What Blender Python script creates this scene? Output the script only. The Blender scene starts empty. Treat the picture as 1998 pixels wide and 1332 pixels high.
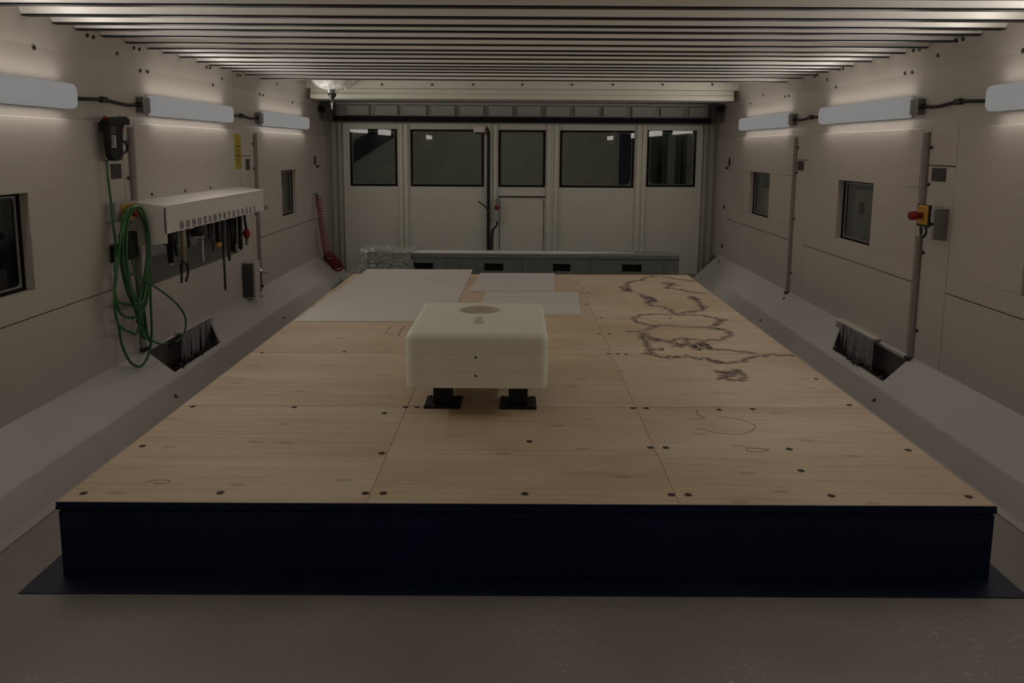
import bpy, bmesh, random
from math import *
from mathutils import Vector, Matrix
random.seed(4)
SC = bpy.context.scene
COL = SC.collection
V = Vector
# ------------------------------------------------------------------ camera
FPX = 1550.0; CX = 999.0; CYP = 508.0; EYE = 1.72
YAW, PITCH, ROLL = radians(-.37), radians(8.08), radians(.4)
fwd = V((sin(YAW)*cos(PITCH), cos(YAW)*cos(PITCH), -sin(PITCH)))
r0 = V((cos(YAW), -sin(YAW), 0)); u0 = r0.cross(fwd)
cr = r0*cos(ROLL) + u0*sin(ROLL); cu = u0*cos(ROLL) - r0*sin(ROLL)
cam = bpy.data.cameras.new('camera'); camo = bpy.data.objects.new('camera', cam); COL.objects.link(camo)
camo.matrix_world = Matrix(((cr.x, cu.x, -fwd.x, 0), (cr.y, cu.y, -fwd.y, 0), (cr.z, cu.z, -fwd.z, EYE), (0, 0, 0, 1)))
cam.sensor_fit = 'HORIZONTAL'; cam.sensor_width = 36.0; cam.lens = 36.0*FPX/1998.0
cam.shift_y = -(666.0-CYP)/1998.0; cam.clip_start = .05; cam.clip_end = 60
SC.camera = camo
# ------------------------------------------------------------------ view, world
SC.view_settings.view_transform = 'Standard'; SC.view_settings.look = 'None'
SC.view_settings.gamma = 1.0; SC.view_settings.exposure = -2.0
SC.view_settings.use_curve_mapping = False
w = bpy.data.worlds.new('world'); SC.world = w; w.use_nodes = True
w.node_tree.nodes['Background'].inputs[0].default_value = (.02, .02, .02, 1)
w.node_tree.nodes['Background'].inputs[1].default_value = .2
LAMP_W = 28.0            # front face of each tube fitting
LAMP_SIDE = 3.6          # light leaving the top and bottom of the opal cover
LAMP_RGB = (1.0, .935, .86)
HALL_W = 60.0
# ------------------------------------------------------------------ points on surfaces of the room
def ray(x, y): return fwd + cr*((x-CX)/FPX) - cu*((y-CYP)/FPX)
def atz(x, y, z):
    d = ray(x, y); return d*((z-EYE)/d.z) + V((0, 0, EYE))
def atx(x, y, X):
    d = ray(x, y); return d*(X/d.x) + V((0, 0, EYE))
def aty(x, y, Y):
    d = ray(x, y); return d*(Y/d.y) + V((0, 0, EYE))
def atp(x, y, p0, n):
    d = ray(x, y); o = V((0, 0, EYE)); return o + d*((p0-o).dot(n)/d.dot(n))
# ------------------------------------------------------------------ materials
def lin(c): return tuple((v/12.92 if v <= .04045 else ((v+.055)/1.055)**2.4) for v in c)
def hx(r, g, b): return lin((r/255, g/255, b/255))
def mat(name, rgb, rough=.5, metal=0., var=.04, scale=3., bump=0., bscale=40., spec=.5, stretch=(1, 1, 1)):
    m = bpy.data.materials.new(name); m.use_nodes = True; nt = m.node_tree; b = nt.nodes['Principled BSDF']
    b.inputs['Roughness'].default_value = rough; b.inputs['Metallic'].default_value = metal
    b.inputs['Specular IOR Level'].default_value = spec
    tc = nt.nodes.new('ShaderNodeTexCoord'); mp = nt.nodes.new('ShaderNodeMapping'); mp.inputs['Scale'].default_value = stretch
    nt.links.new(tc.outputs['Object'], mp.inputs['Vector'])
    n = nt.nodes.new('ShaderNodeTexNoise'); n.inputs['Scale'].default_value = scale; n.inputs['Detail'].default_value = 4
    nt.links.new(mp.outputs[0], n.inputs['Vector'])
    r = nt.nodes.new('ShaderNodeValToRGB'); r.color_ramp.elements[0].position = .3; r.color_ramp.elements[1].position = .7
    r.color_ramp.elements[0].color = tuple(v*(1-var) for v in rgb)+(1,); r.color_ramp.elements[1].color = tuple(min(1, v*(1+var)) for v in rgb)+(1,)
    nt.links.new(n.outputs['Fac'], r.inputs[0]); nt.links.new(r.outputs[0], b.inputs['Base Color'])
    if bump:
        n2 = nt.nodes.new('ShaderNodeTexNoise'); n2.inputs['Scale'].default_value = bscale; nt.links.new(mp.outputs[0], n2.inputs['Vector'])
        bp = nt.nodes.new('ShaderNodeBump'); bp.inputs['Strength'].default_value = bump; bp.inputs['Distance'].default_value = .01
        nt.links.new(n2.outputs['Fac'], bp.inputs['Height']); nt.links.new(bp.outputs[0], b.inputs['Normal'])
    return m
M = {}
M['wall'] = mat('wall_paint', (.50, .455, .41), .42, var=.02, bump=.02, bscale=6)
M['wall2'] = mat('upper_wall_paint', (.50, .455, .41), .38, var=.02)
M['groove'] = mat('dark_joint', (.10, .09, .08), .8)
M['bevelp'] = mat('grey_skirt_sheet', (.53, .51, .49), .26, var=.04, scale=2)
M['rail'] = mat('brown_grey_rail', (.27, .24, .22), .5, spec=.3)
M['door'] = mat('door_paint', (.56, .545, .485), .45, var=.03)
M['doorpost'] = mat('door_post_paint', (.60, .585, .51), .4)
M['jamb'] = mat('jamb_paint', (.36, .35, .31), .5)
M['gasket'] = mat('black_gasket', (.005, .0045, .004), .7, spec=.2)
M['white'] = mat('white_paint', (.66, .625, .57), .38, var=.02)
M['slat'] = mat('slat_paint', (.87, .84, .79), .32, var=.03)
M['gantry'] = mat('gantry_paint', (.62, .60, .52), .35, var=.03)
M['dark'] = mat('black_plastic', (.007, .007, .0065), .5, spec=.3)
M['darkmetal'] = mat('dark_metal', (.035, .034, .032), .35, metal=.4)
M['steel'] = mat('bright_steel', (.55, .53, .5), .25, metal=1)
M['dull'] = mat('dull_steel', (.22, .21, .195), .4, metal=.7)
M['galv'] = mat('galvanised_steel', (.175, .188, .172), .45, metal=.25, var=.12, scale=6)
M['foam'] = mat('cream_tooling_board', (.80, .785, .67), .5, var=.015)
M['foamin'] = mat('shaded_recess_tan', (.56, .49, .37), .7)  # darker than the block, shade of its recess put into the colour
M['board'] = mat('white_board', (.66, .615, .575), .42, var=.02)
M['blue'] = mat('dark_blue_paint', (.0030, .0115, .046), .42, var=.1, spec=.22)
M['bluefl'] = mat('floor_blue_paint', (.009, .016, .048), .3, var=.25, scale=8)
M['plyedge'] = mat('plywood_edge', (.42, .33, .22), .7)
M['green'] = mat('green_hose_rubber', (.022, .12, .030), .4)
M['red'] = mat('red_plastic', (.22, .012, .010), .45, spec=.3)
M['redhose'] = mat('red_hose', (.30, .05, .04), .45)
M['yellow'] = mat('yellow_plastic', (.46, .26, .02), .5)
M['sign'] = mat('yellow_sign', (.38, .31, .035), .5, var=.05, scale=30)
M['orange'] = mat('orange_tip', (.6, .3, .03), .4)
M['ink'] = mat('blue_ink', (.085, .085, .15), .6)
M['label'] = mat('label_white', (.44, .43, .40), .5)
M['signink'] = mat('sign_ink', (.09, .05, .015), .6)
M['grille'] = mat('dark_grille', (.055, .052, .048), .6, scale=60, var=.3)
M['grey'] = mat('grey_plastic', (.33, .32, .31), .45)
M['tan'] = mat('tan_shank', (.36, .29, .23), .45)
M['hall'] = mat('hall_wall', (.30, .29, .26), .8, var=.1)
M['hallblue'] = mat('hall_blue_beam', (.03, .045, .11), .5)
M['machine'] = mat('machine_grey_blue_paint', (.19, .20, .23), .5, var=.2, scale=5)
M['hallgreen'] = mat('hall_green_column', (.035, .05, .03), .5)
M['stain'] = mat('water_stain', (.20, .145, .12), .7, var=.35, scale=25)
M['halo'] = mat('faint_water_stain', (.40, .30, .215), .7, var=.15, scale=12)
M['pencil'] = mat('pencil_mark', (.33, .25, .18), .8, var=.2, scale=40)
M['screwhole'] = mat('screw_hole', (.03, .018, .012), .7)
M['debris'] = mat('black_debris', (.012, .011, .011), .5)
def emis(name, rgb, s):
    m = bpy.data.materials.new(name); m.use_nodes = True; nt = m.node_tree; b = nt.nodes['Principled BSDF']
    b.inputs['Base Color'].default_value = (.08, .08, .08, 1); b.inputs['Roughness'].default_value = .6; b.inputs['Specular IOR Level'].default_value = 0
    b.inputs['Emission Color'].default_value = (*rgb, 1); b.inputs['Emission Strength'].default_value = s
    return m
M['diffuser'] = emis('lit_opal_cover', (1, 1, 1), .72)
def glassm(name, tint, k, rough=.01):
    m = bpy.data.materials.new(name); m.use_nodes = True; nt = m.node_tree; nt.nodes.clear()
    o = nt.nodes.new('ShaderNodeOutputMaterial'); mx = nt.nodes.new('ShaderNodeMixShader')
    t = nt.nodes.new('ShaderNodeBsdfTransparent'); t.inputs[0].default_value = (*tint, 1)
    g = nt.nodes.new('ShaderNodeBsdfGlossy'); g.inputs['Roughness'].default_value = rough
    lw = nt.nodes.new('ShaderNodeLayerWeight'); lw.inputs[0].default_value = .5; pw = nt.nodes.new('ShaderNodeMath'); pw.operation = 'POWER'; pw.inputs[1].default_value = 5
    f = nt.nodes.new('ShaderNodeMath'); f.operation = 'MULTIPLY_ADD'; f0 = ((k-1)/(k+1))**2; f.inputs[1].default_value = 1-f0; f.inputs[2].default_value = f0
    nt.links.new(lw.outputs['Facing'], pw.inputs[0]); nt.links.new(pw.outputs[0], f.inputs[0])
    nt.links.new(f.outputs[0], mx.inputs[0]); nt.links.new(t.outputs[0], mx.inputs[1]); nt.links.new(g.outputs[0], mx.inputs[2]); nt.links.new(mx.outputs[0], o.inputs[0])
    return m
M['glass'] = glassm('window_glass', (.75, .76, .72), 1.30)
def film(name, rgb, alpha, rough):
    m = bpy.data.materials.new(name); m.use_nodes = True; nt = m.node_tree; b = nt.nodes['Principled BSDF']
    b.inputs['Base Color'].default_value = (*rgb, 1); b.inputs['Roughness'].default_value = rough
    tc = nt.nodes.new('ShaderNodeTexCoord'); n = nt.nodes.new('ShaderNodeTexNoise'); n.inputs['Scale'].default_value = 18; n.inputs['Detail'].default_value = 3
    r = nt.nodes.new('ShaderNodeMapRange'); r.inputs['From Min'].default_value = .35; r.inputs['From Max'].default_value = .65
    r.inputs['To Min'].default_value = alpha*.6; r.inputs['To Max'].default_value = min(1, alpha*1.4)
    nt.links.new(tc.outputs['Object'], n.inputs['Vector']); nt.links.new(n.outputs['Fac'], r.inputs['Value']); nt.links.new(r.outputs[0], b.inputs['Alpha'])
    return m
M['film'] = film('clear_plastic_film', (.42, .43, .40), .38, .22)
M['wrap'] = film('white_plastic_wrap', (.78, .76, .72), .85, .25)
M['strip'] = film('clear_curtain_strip', (.40, .39, .40), .42, .2)

def plywood():
    m = bpy.data.materials.new('plywood_face'); m.use_nodes = True; nt = m.node_tree; L = nt.links.new; N = nt.nodes.new
    b = nt.nodes['Principled BSDF']; b.inputs['Roughness'].default_value = .55; b.inputs['Specular IOR Level'].default_value = .3
    geo = N('ShaderNodeNewGeometry'); oi = N('ShaderNodeObjectInfo')
    off = N('ShaderNodeVectorMath'); off.operation = 'ADD'
    cmb = N('ShaderNodeCombineXYZ'); mu = N('ShaderNodeMath'); mu.operation = 'MULTIPLY'; mu.inputs[1].default_value = 37.0
    L(oi.outputs['Random'], mu.inputs[0]); L(mu.outputs[0], cmb.inputs[0]); L(mu.outputs[0], cmb.inputs[1])
    L(geo.outputs['Position'], off.inputs[0]); L(cmb.outputs[0], off.inputs[1])
    def noise(sx, sy, scale, det=4, dist=0.):
        mp = N('ShaderNodeMapping'); mp.inputs['Scale'].default_value = (sx, sy, 1); L(off.outputs[0], mp.inputs['Vector'])
        n = N('ShaderNodeTexNoise'); n.inputs['Scale'].default_value = scale; n.inputs['Detail'].default_value = det; n.inputs['Distortion'].default_value = dist
        L(mp.outputs[0], n.inputs['Vector']); return n.outputs['Fac']
    def ramp(src, stops):
        r = N('ShaderNodeValToRGB'); e = r.color_ramp.elements
        while len(e) < len(stops): e.new(.5)
        for k, (p, c) in enumerate(stops): e[k].position = p; e[k].color = (*c, 1)
        L(src, r.inputs[0]); return r.outputs[0]
    def mixc(mode, fac, a, c):
        x = N('ShaderNodeMix'); x.data_type = 'RGBA'; x.blend_type = mode
        if isinstance(fac, float): x.inputs[0].default_value = fac
        else: L(fac, x.inputs[0])
        L(a, x.inputs[6])
        if isinstance(c, tuple): x.inputs[7].default_value = (*c, 1)
        else: L(c, x.inputs[7])
        return x.outputs[2]
    base = ramp(noise(.5, 1.6, 1.3, 4, .8), [(.3, (.54, .41, .27)), (.5, (.60, .475, .33)), (.7, (.66, .555, .415))])
    g1 = ramp(noise(.3, 3.4, 3.6, 5, 1.6), [(.30, (.80, .74, .66)), (.48, (1, 1, 1)), (.75, (1.06, 1.06, 1.06))])
    c = mixc('MULTIPLY', .55, base, g1)
    # cathedral grain rings
    mp = N('ShaderNodeMapping'); mp.inputs['Scale'].default_value = (.35, 2.6, 1); L(off.outputs[0], mp.inputs['Vector'])
    wv = N('ShaderNodeTexWave'); wv.wave_type = 'BANDS'; wv.bands_direction = 'Y'; wv.inputs['Scale'].default_value = 1.7; wv.inputs['Distortion'].default_value = 11.; wv.inputs['Detail'].default_value = 3; wv.inputs['Detail Scale'].default_value = .8
    L(mp.outputs[0], wv.inputs['Vector'])
    g2 = ramp(wv.outputs['Fac'], [(0., (.86, .81, .74)), (.18, (1, 1, 1)), (1., (1, 1, 1))])
    c = mixc('MULTIPLY', .45, c, g2)
    # knots
    vm = N('ShaderNodeMapping'); vm.inputs['Scale'].default_value = (1.3, 3.4, 1); L(off.outputs[0], vm.inputs['Vector'])
    vo = N('ShaderNodeTexVoronoi'); vo.inputs['Scale'].default_value = 1.45; vo.voronoi_dimensions = '2D'; L(vm.outputs[0], vo.inputs['Vector'])
    kr = ramp(vo.outputs['Distance'], [(.0, (1, 1, 1)), (.045, (.75, .75, .75)), (.10, (0, 0, 0))])
    sep = N('ShaderNodeSeparateColor'); L(vo.outputs['Color'], sep.inputs[0])
    th = N('ShaderNodeMath'); th.operation = 'GREATER_THAN'; th.inputs[1].default_value = .45; L(sep.outputs[0], th.inputs[0])
    km = N('ShaderNodeMath'); km.operation = 'MULTIPLY'; L(kr, km.inputs[0]); L(th.outputs[0], km.inputs[1])
    nn = N('ShaderNodeMath'); nn.operation = 'MULTIPLY'; L(km.outputs[0], nn.inputs[0]); L(noise(6, 14, 6, 3), nn.inputs[1])
    c = mixc('MIX', nn.outputs[0], c, (.20, .12, .07))
    L(c, b.inputs['Base Color'])
    return m
M['ply'] = plywood()
def floorm(nm='grey_epoxy_floor', ca=(.27, .242, .220, 1), cb=(.34, .307, .278, 1), cs=(.62, .57, .52, 1)):
    m = bpy.data.materials.new(nm); m.use_nodes = True; nt = m.node_tree; L = nt.links.new; N = nt.nodes.new
    b = nt.nodes['Principled BSDF']; b.inputs['Specular IOR Level'].default_value = .45
    tc = N('ShaderNodeTexCoord'); n = N('ShaderNodeTexNoise'); n.inputs['Scale'].default_value = 1.6; n.inputs['Detail'].default_value = 6
    L(tc.outputs['Object'], n.inputs['Vector'])
    r = N('ShaderNodeValToRGB'); r.color_ramp.elements[0].position = .3; r.color_ramp.elements[0].color = ca; r.color_ramp.elements[1].position = .75; r.color_ramp.elements[1].color = cb
    L(n.outputs['Fac'], r.inputs[0])
    # fine pale scuffs gathered in patches
    mp = N('ShaderNodeMapping'); mp.inputs['Scale'].default_value = (1, 3, 1); L(tc.outputs['Object'], mp.inputs['Vector'])
    s = N('ShaderNodeTexNoise'); s.inputs['Scale'].default_value = 26; s.inputs['Detail'].default_value = 6; s.inputs['Distortion'].default_value = 2.5; L(mp.outputs[0], s.inputs['Vector'])
    sr = N('ShaderNodeValToRGB'); sr.color_ramp.elements[0].position = .60; sr.color_ramp.elements[0].color = (0, 0, 0, 1); sr.color_ramp.elements[1].position = .70; sr.color_ramp.elements[1].color = (1, 1, 1, 1)
    L(s.outputs['Fac'], sr.inputs[0])
    p = N('ShaderNodeTexNoise'); p.inputs['Scale'].default_value = 1.7; p.inputs['Detail'].default_value = 2; L(tc.outputs['Object'], p.inputs['Vector'])
    pr = N('ShaderNodeValToRGB'); pr.color_ramp.elements[0].position = .46; pr.color_ramp.elements[0].color = (0, 0, 0, 1); pr.color_ramp.elements[1].position = .62; pr.color_ramp.elements[1].color = (1, 1, 1, 1); L(p.outputs['Fac'], pr.inputs[0])
    mm = N('ShaderNodeMath'); mm.operation = 'MULTIPLY'; L(sr.outputs[0], mm.inputs[0]); L(pr.outputs[0], mm.inputs[1])
    x = N('ShaderNodeMix'); x.data_type = 'RGBA'; L(mm.outputs[0], x.inputs[0]); L(r.outputs[0], x.inputs[6]); x.inputs[7].default_value = cs
    L(x.outputs[2], b.inputs['Base Color'])
    rr = N('ShaderNodeMapRange'); rr.inputs['To Min'].default_value = .38; rr.inputs['To Max'].default_value = .55; L(n.outputs['Fac'], rr.inputs['Value']); L(rr.outputs[0], b.inputs['Roughness'])
    return m
M['floor'] = floorm()
M['bluefl'] = floorm('floor_blue_paint', (.008, .014, .042, 1), (.011, .018, .052, 1), (.10, .10, .13, 1))
# ------------------------------------------------------------------ mesh helpers (everything is given in room coordinates)
ORG = {}
def tag(o, label=None, cat=None, group=None, kind=None):
    if label: o['label'] = label
    if cat: o['category'] = cat
    if group: o['group'] = group
    if kind: o['kind'] = kind
    return o
def thing(name, label, cat, loc, group=None):
    o = bpy.data.objects.new(name, None); COL.objects.link(o); o.location = loc; o.empty_display_size = .1
    ORG[o.name] = V(loc); return tag(o, label, cat, group)
class MB:
    def __init__(s): s.v = []; s.f = []; s.sm = []
    def add(s, vs, fs, smooth=False):
        b = len(s.v); s.v += [tuple(v) for v in vs]
        for f in fs: s.f.append([b+i for i in f]); s.sm.append(smooth)
        return s
    def box(s, x0, x1, y0, y1, z0, z1):
        x0, x1 = sorted((x0, x1)); y0, y1 = sorted((y0, y1)); z0, z1 = sorted((z0, z1))
        return s.hexa([(x0, y0, z0), (x1, y0, z0), (x1, y1, z0), (x0, y1, z0), (x0, y0, z1), (x1, y0, z1), (x1, y1, z1), (x0, y1, z1)])
    def hexa(s, p): return s.add(p, [(0, 3, 2, 1), (4, 5, 6, 7), (0, 1, 5, 4), (1, 2, 6, 5), (2, 3, 7, 6), (3, 0, 4, 7)])
    def obox(s, c, ax, ay, az):   # oriented box: centre and half-axis vectors
        c = V(c); P = [c+a*ax+b*ay+d*az for d in (-1, 1) for a, b in ((-1, -1), (1, -1), (1, 1), (-1, 1))]
        return s.hexa(P)
    def prism(s, poly, vec):      # polygon extruded along vec
        n = len(poly); a = [V(p) for p in poly]; b = [p+V(vec) for p in a]
        return s.add(a+b, [tuple(range(n-1, -1, -1)), tuple(range(n, 2*n))]+[(i, (i+1) % n, n+(i+1) % n, n+i) for i in range(n)])
    def cyl(s, a, b, r, n=16, r2=None):
        a = V(a); b = V(b); d = (b-a).normalized(); t = V((0, 0, 1)) if abs(d.z) < .9 else V((1, 0, 0))
        u = d.cross(t).normalized(); w_ = d.cross(u); r2 = r if r2 is None else r2; vs = []
        for c, rr in ((a, r), (b, r2)):
            for i in range(n): vs.append(c+(u*cos(2*pi*i/n)+w_*sin(2*pi*i/n))*rr)
        s.add(vs, [tuple(range(n)), tuple(range(2*n-1, n-1, -1))])
        return s.add(vs, [(i, n+i, n+(i+1) % n, (i+1) % n) for i in range(n)], True)
    def lathe(s, c, d, prof, n=20):   # prof: (distance along d, radius)
        c = V(c); d = V(d).normalized(); t = V((0, 0, 1)) if abs(d.z) < .9 else V((1, 0, 0)); u = d.cross(t).normalized(); w_ = d.cross(u); vs = []
        for h, r in prof:
            for i in range(n): vs.append(c+d*h+(u*cos(2*pi*i/n)+w_*sin(2*pi*i/n))*max(r, .0003))
        fs = [(k*n+i, (k+1)*n+i, (k+1)*n+(i+1) % n, k*n+(i+1) % n) for k in range(len(prof)-1) for i in range(n)]
        s.add(vs, fs, True); m = (len(prof)-1)*n
        return s.add(vs, [tuple(range(n)), tuple(range(m+n-1, m-1, -1))])
    def tube(s, pts, r, n=10, closed=False):
        pts = [V(p) for p in pts]; N = len(pts); vs = []; prev = None
        for i, p in enumerate(pts):
            a = pts[(i-1) % N] if (i or closed) else p; b = pts[(i+1) % N] if (i < N-1 or closed) else p
            d = (b-a).normalized()
            if prev is None:
                t = V((0, 0, 1)) if abs(d.z) < .9 else V((1, 0, 0)); u = d.cross(t).normalized()
            else: u = (prev-d*prev.dot(d)).normalized()
            prev = u; w_ = d.cross(u); rr = r[i] if isinstance(r, (list, tuple)) else r
            for k in range(n): vs.append(p+(u*cos(2*pi*k/n)+w_*sin(2*pi*k/n))*rr)
        M_ = N if closed else N-1
        s.add(vs, [(i*n+k, i*n+(k+1) % n, ((i+1) % N)*n+(k+1) % n, ((i+1) % N)*n+k) for i in range(M_) for k in range(n)], True)
        if not closed: s.add(vs[:n]+vs[-n:], [tuple(range(n-1, -1, -1)), tuple(range(n, 2*n))])
        return s
    def ribbon(s, pts, w0, up=(0, 0, 1), th=.0015, jit=0.):
        pts = [V(p) for p in pts]; up = V(up).normalized(); L_ = []; R_ = []
        for i, p in enumerate(pts):
            d = (pts[min(i+1, len(pts)-1)]-pts[max(i-1, 0)]).normalized(); q = d.cross(up).normalized()*w0*.5*(1+random.uniform(-jit, jit))
            L_.append(p+q); R_.append(p-q)
        n = len(pts); vs = L_+R_+[v+up*th for v in L_+R_]; fs = []
        for i in range(n-1):
            fs += [(i, n+i, n+i+1, i+1), (2*n+i, 2*n+i+1, 3*n+i+1, 3*n+i), (i, i+1, 2*n+i+1, 2*n+i), (n+i, 3*n+i, 3*n+i+1, n+i+1)]
        fs += [(0, 2*n, 3*n, n), (n-1, 2*n-1, 4*n-1, 3*n-1)]
        return s.add(vs, fs)
    def build(s, name, material, parent=None, bevel=0, kind=None, label=None, cat=None, group=None, seg=2):
        if parent is not None: org = ORG[parent.name]
        else:
            xs, ys, zs = zip(*s.v); org = V(((min(xs)+max(xs))/2, (min(ys)+max(ys))/2, min(zs)))
        me = bpy.data.meshes.new(name); me.from_pydata([V(v)-org for v in s.v], [], s.f)
        me.polygons.foreach_set('use_smooth', s.sm)
        bm = bmesh.new(); bm.from_mesh(me); bmesh.ops.remove_doubles(bm, verts=bm.verts, dist=1e-5); bmesh.ops.recalc_face_normals(bm, faces=bm.faces); bm.to_mesh(me); bm.free()
        me.materials.append(material if not isinstance(material, str) else M[material])
        o = bpy.data.objects.new(name, me); COL.objects.link(o)
        if parent is not None: o.parent = parent
        else: o.location = org
        ORG[o.name] = org
        if bevel:
            md = o.modifiers.new('bevel', 'BEVEL'); md.width = bevel; md.segments = seg; md.limit_method = 'ANGLE'; md.angle_limit = radians(40); md.harden_normals = False
        return tag(o, label, cat, group, kind)
def B(*a): return MB().box(*a)
def smooth(pts, n=8, closed=False):
    pts = [V(p) for p in pts]; out = []; N = len(pts); rng = N if closed else N-1
    for i in range(rng):
        p1, p2 = pts[i], pts[(i+1) % N]
        p0 = pts[(i-1) % N] if (i or closed) else p1*2-p2
        p3 = pts[(i+2) % N] if (i < N-2 or closed) else p2*2-p1
        for k in range(n):
            t = k/n; out.append(.5*((2*p1)+(p2-p0)*t+(2*p0-5*p1+4*p2-p3)*t*t+(3*p1-3*p2-p0+p3)*t**3))
    if not closed: out.append(pts[-1])
    return out
def text(name, s, size, loc, xdir, ydir, material, parent, th=.0006):
    c = bpy.data.curves.new('t', 'FONT'); c.body = s; c.size = size; c.align_x = 'CENTER'; c.align_y = 'CENTER'; c.extrude = th; c.offset = .0025; c.resolution_u = 2
    t = bpy.data.objects.new('t', c); COL.objects.link(t); bpy.context.view_layer.update()
    me = bpy.data.meshes.new_from_object(t.evaluated_get(bpy.context.evaluated_depsgraph_get())); bpy.data.objects.remove(t); bpy.data.curves.remove(c)
    x = V(xdir).normalized(); y = V(ydir).normalized(); z = x.cross(y); me.transform(Matrix(((x.x, y.x, z.x, 0), (x.y, y.y, z.y, 0), (x.z, y.z, z.z, 0), (0, 0, 0, 1)))); me.transform(Matrix.Translation(V(loc)-ORG[parent.name]))
    me.name = name; me.materials.clear(); me.materials.append(M[material]); o = bpy.data.objects.new(name, me); COL.objects.link(o); o.parent = parent; ORG[o.name] = ORG[parent.name]; return o
# ------------------------------------------------------------------ setting: sizes
XL, XR = -2.61, 2.70
Y0, YB = -3.6, 10.9
ZL, ZC, ZS = 1.865, 2.25, 2.445       # ledge, cove, ceiling sheet
# wall light fittings: (wall side, near end, far end)
LAMPS = [(-1, 8.16, 9.83), (-1, 5.66, 7.22), (-1, 3.08, 4.67), (-1, -2.0, -.4),
         (1, 8.0, 9.67), (1, 5.54, 7.12), (1, 3.0, 4.60), (1, -2.0, -.4)]  # last on each side is an unseen fitting added to brighten the near room
S = 'structure'
# floor of the cell and of the hall around it
B(XL-.3, XR+.3, Y0, YB+.1, -.1, 0).build('floor', 'floor', kind=S)
ff = MB(); ff.box(-7, XL-.3, Y0, 17, -.1, -.02); ff.box(XR+.3, 7, Y0, 17, -.1, -.02); ff.box(XL-.3, XR+.3, YB+.1, 17, -.1, -.02)
ff.build('floor', 'hall', kind=S)
B(-7, 7, 17, 17.2, -.1, 4.2).build('wall_hall_back', 'hall', kind=S)
B(-5.4, -5.2, Y0, 17, -.1, 4.2).build('wall_hall_left', 'hall', kind=S)
B(4.4, 4.6, Y0, 17, -.1, 4.2).build('wall_hall_right', 'hall', kind=S)
B(-7, 7, Y0, 17, 4.2, 4.3).build('ceiling', 'hall', kind=S)
B(-7, 7, Y0-.2, Y0, -.1, 4.2).build('wall_front', 'wall', kind=S)

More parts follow.
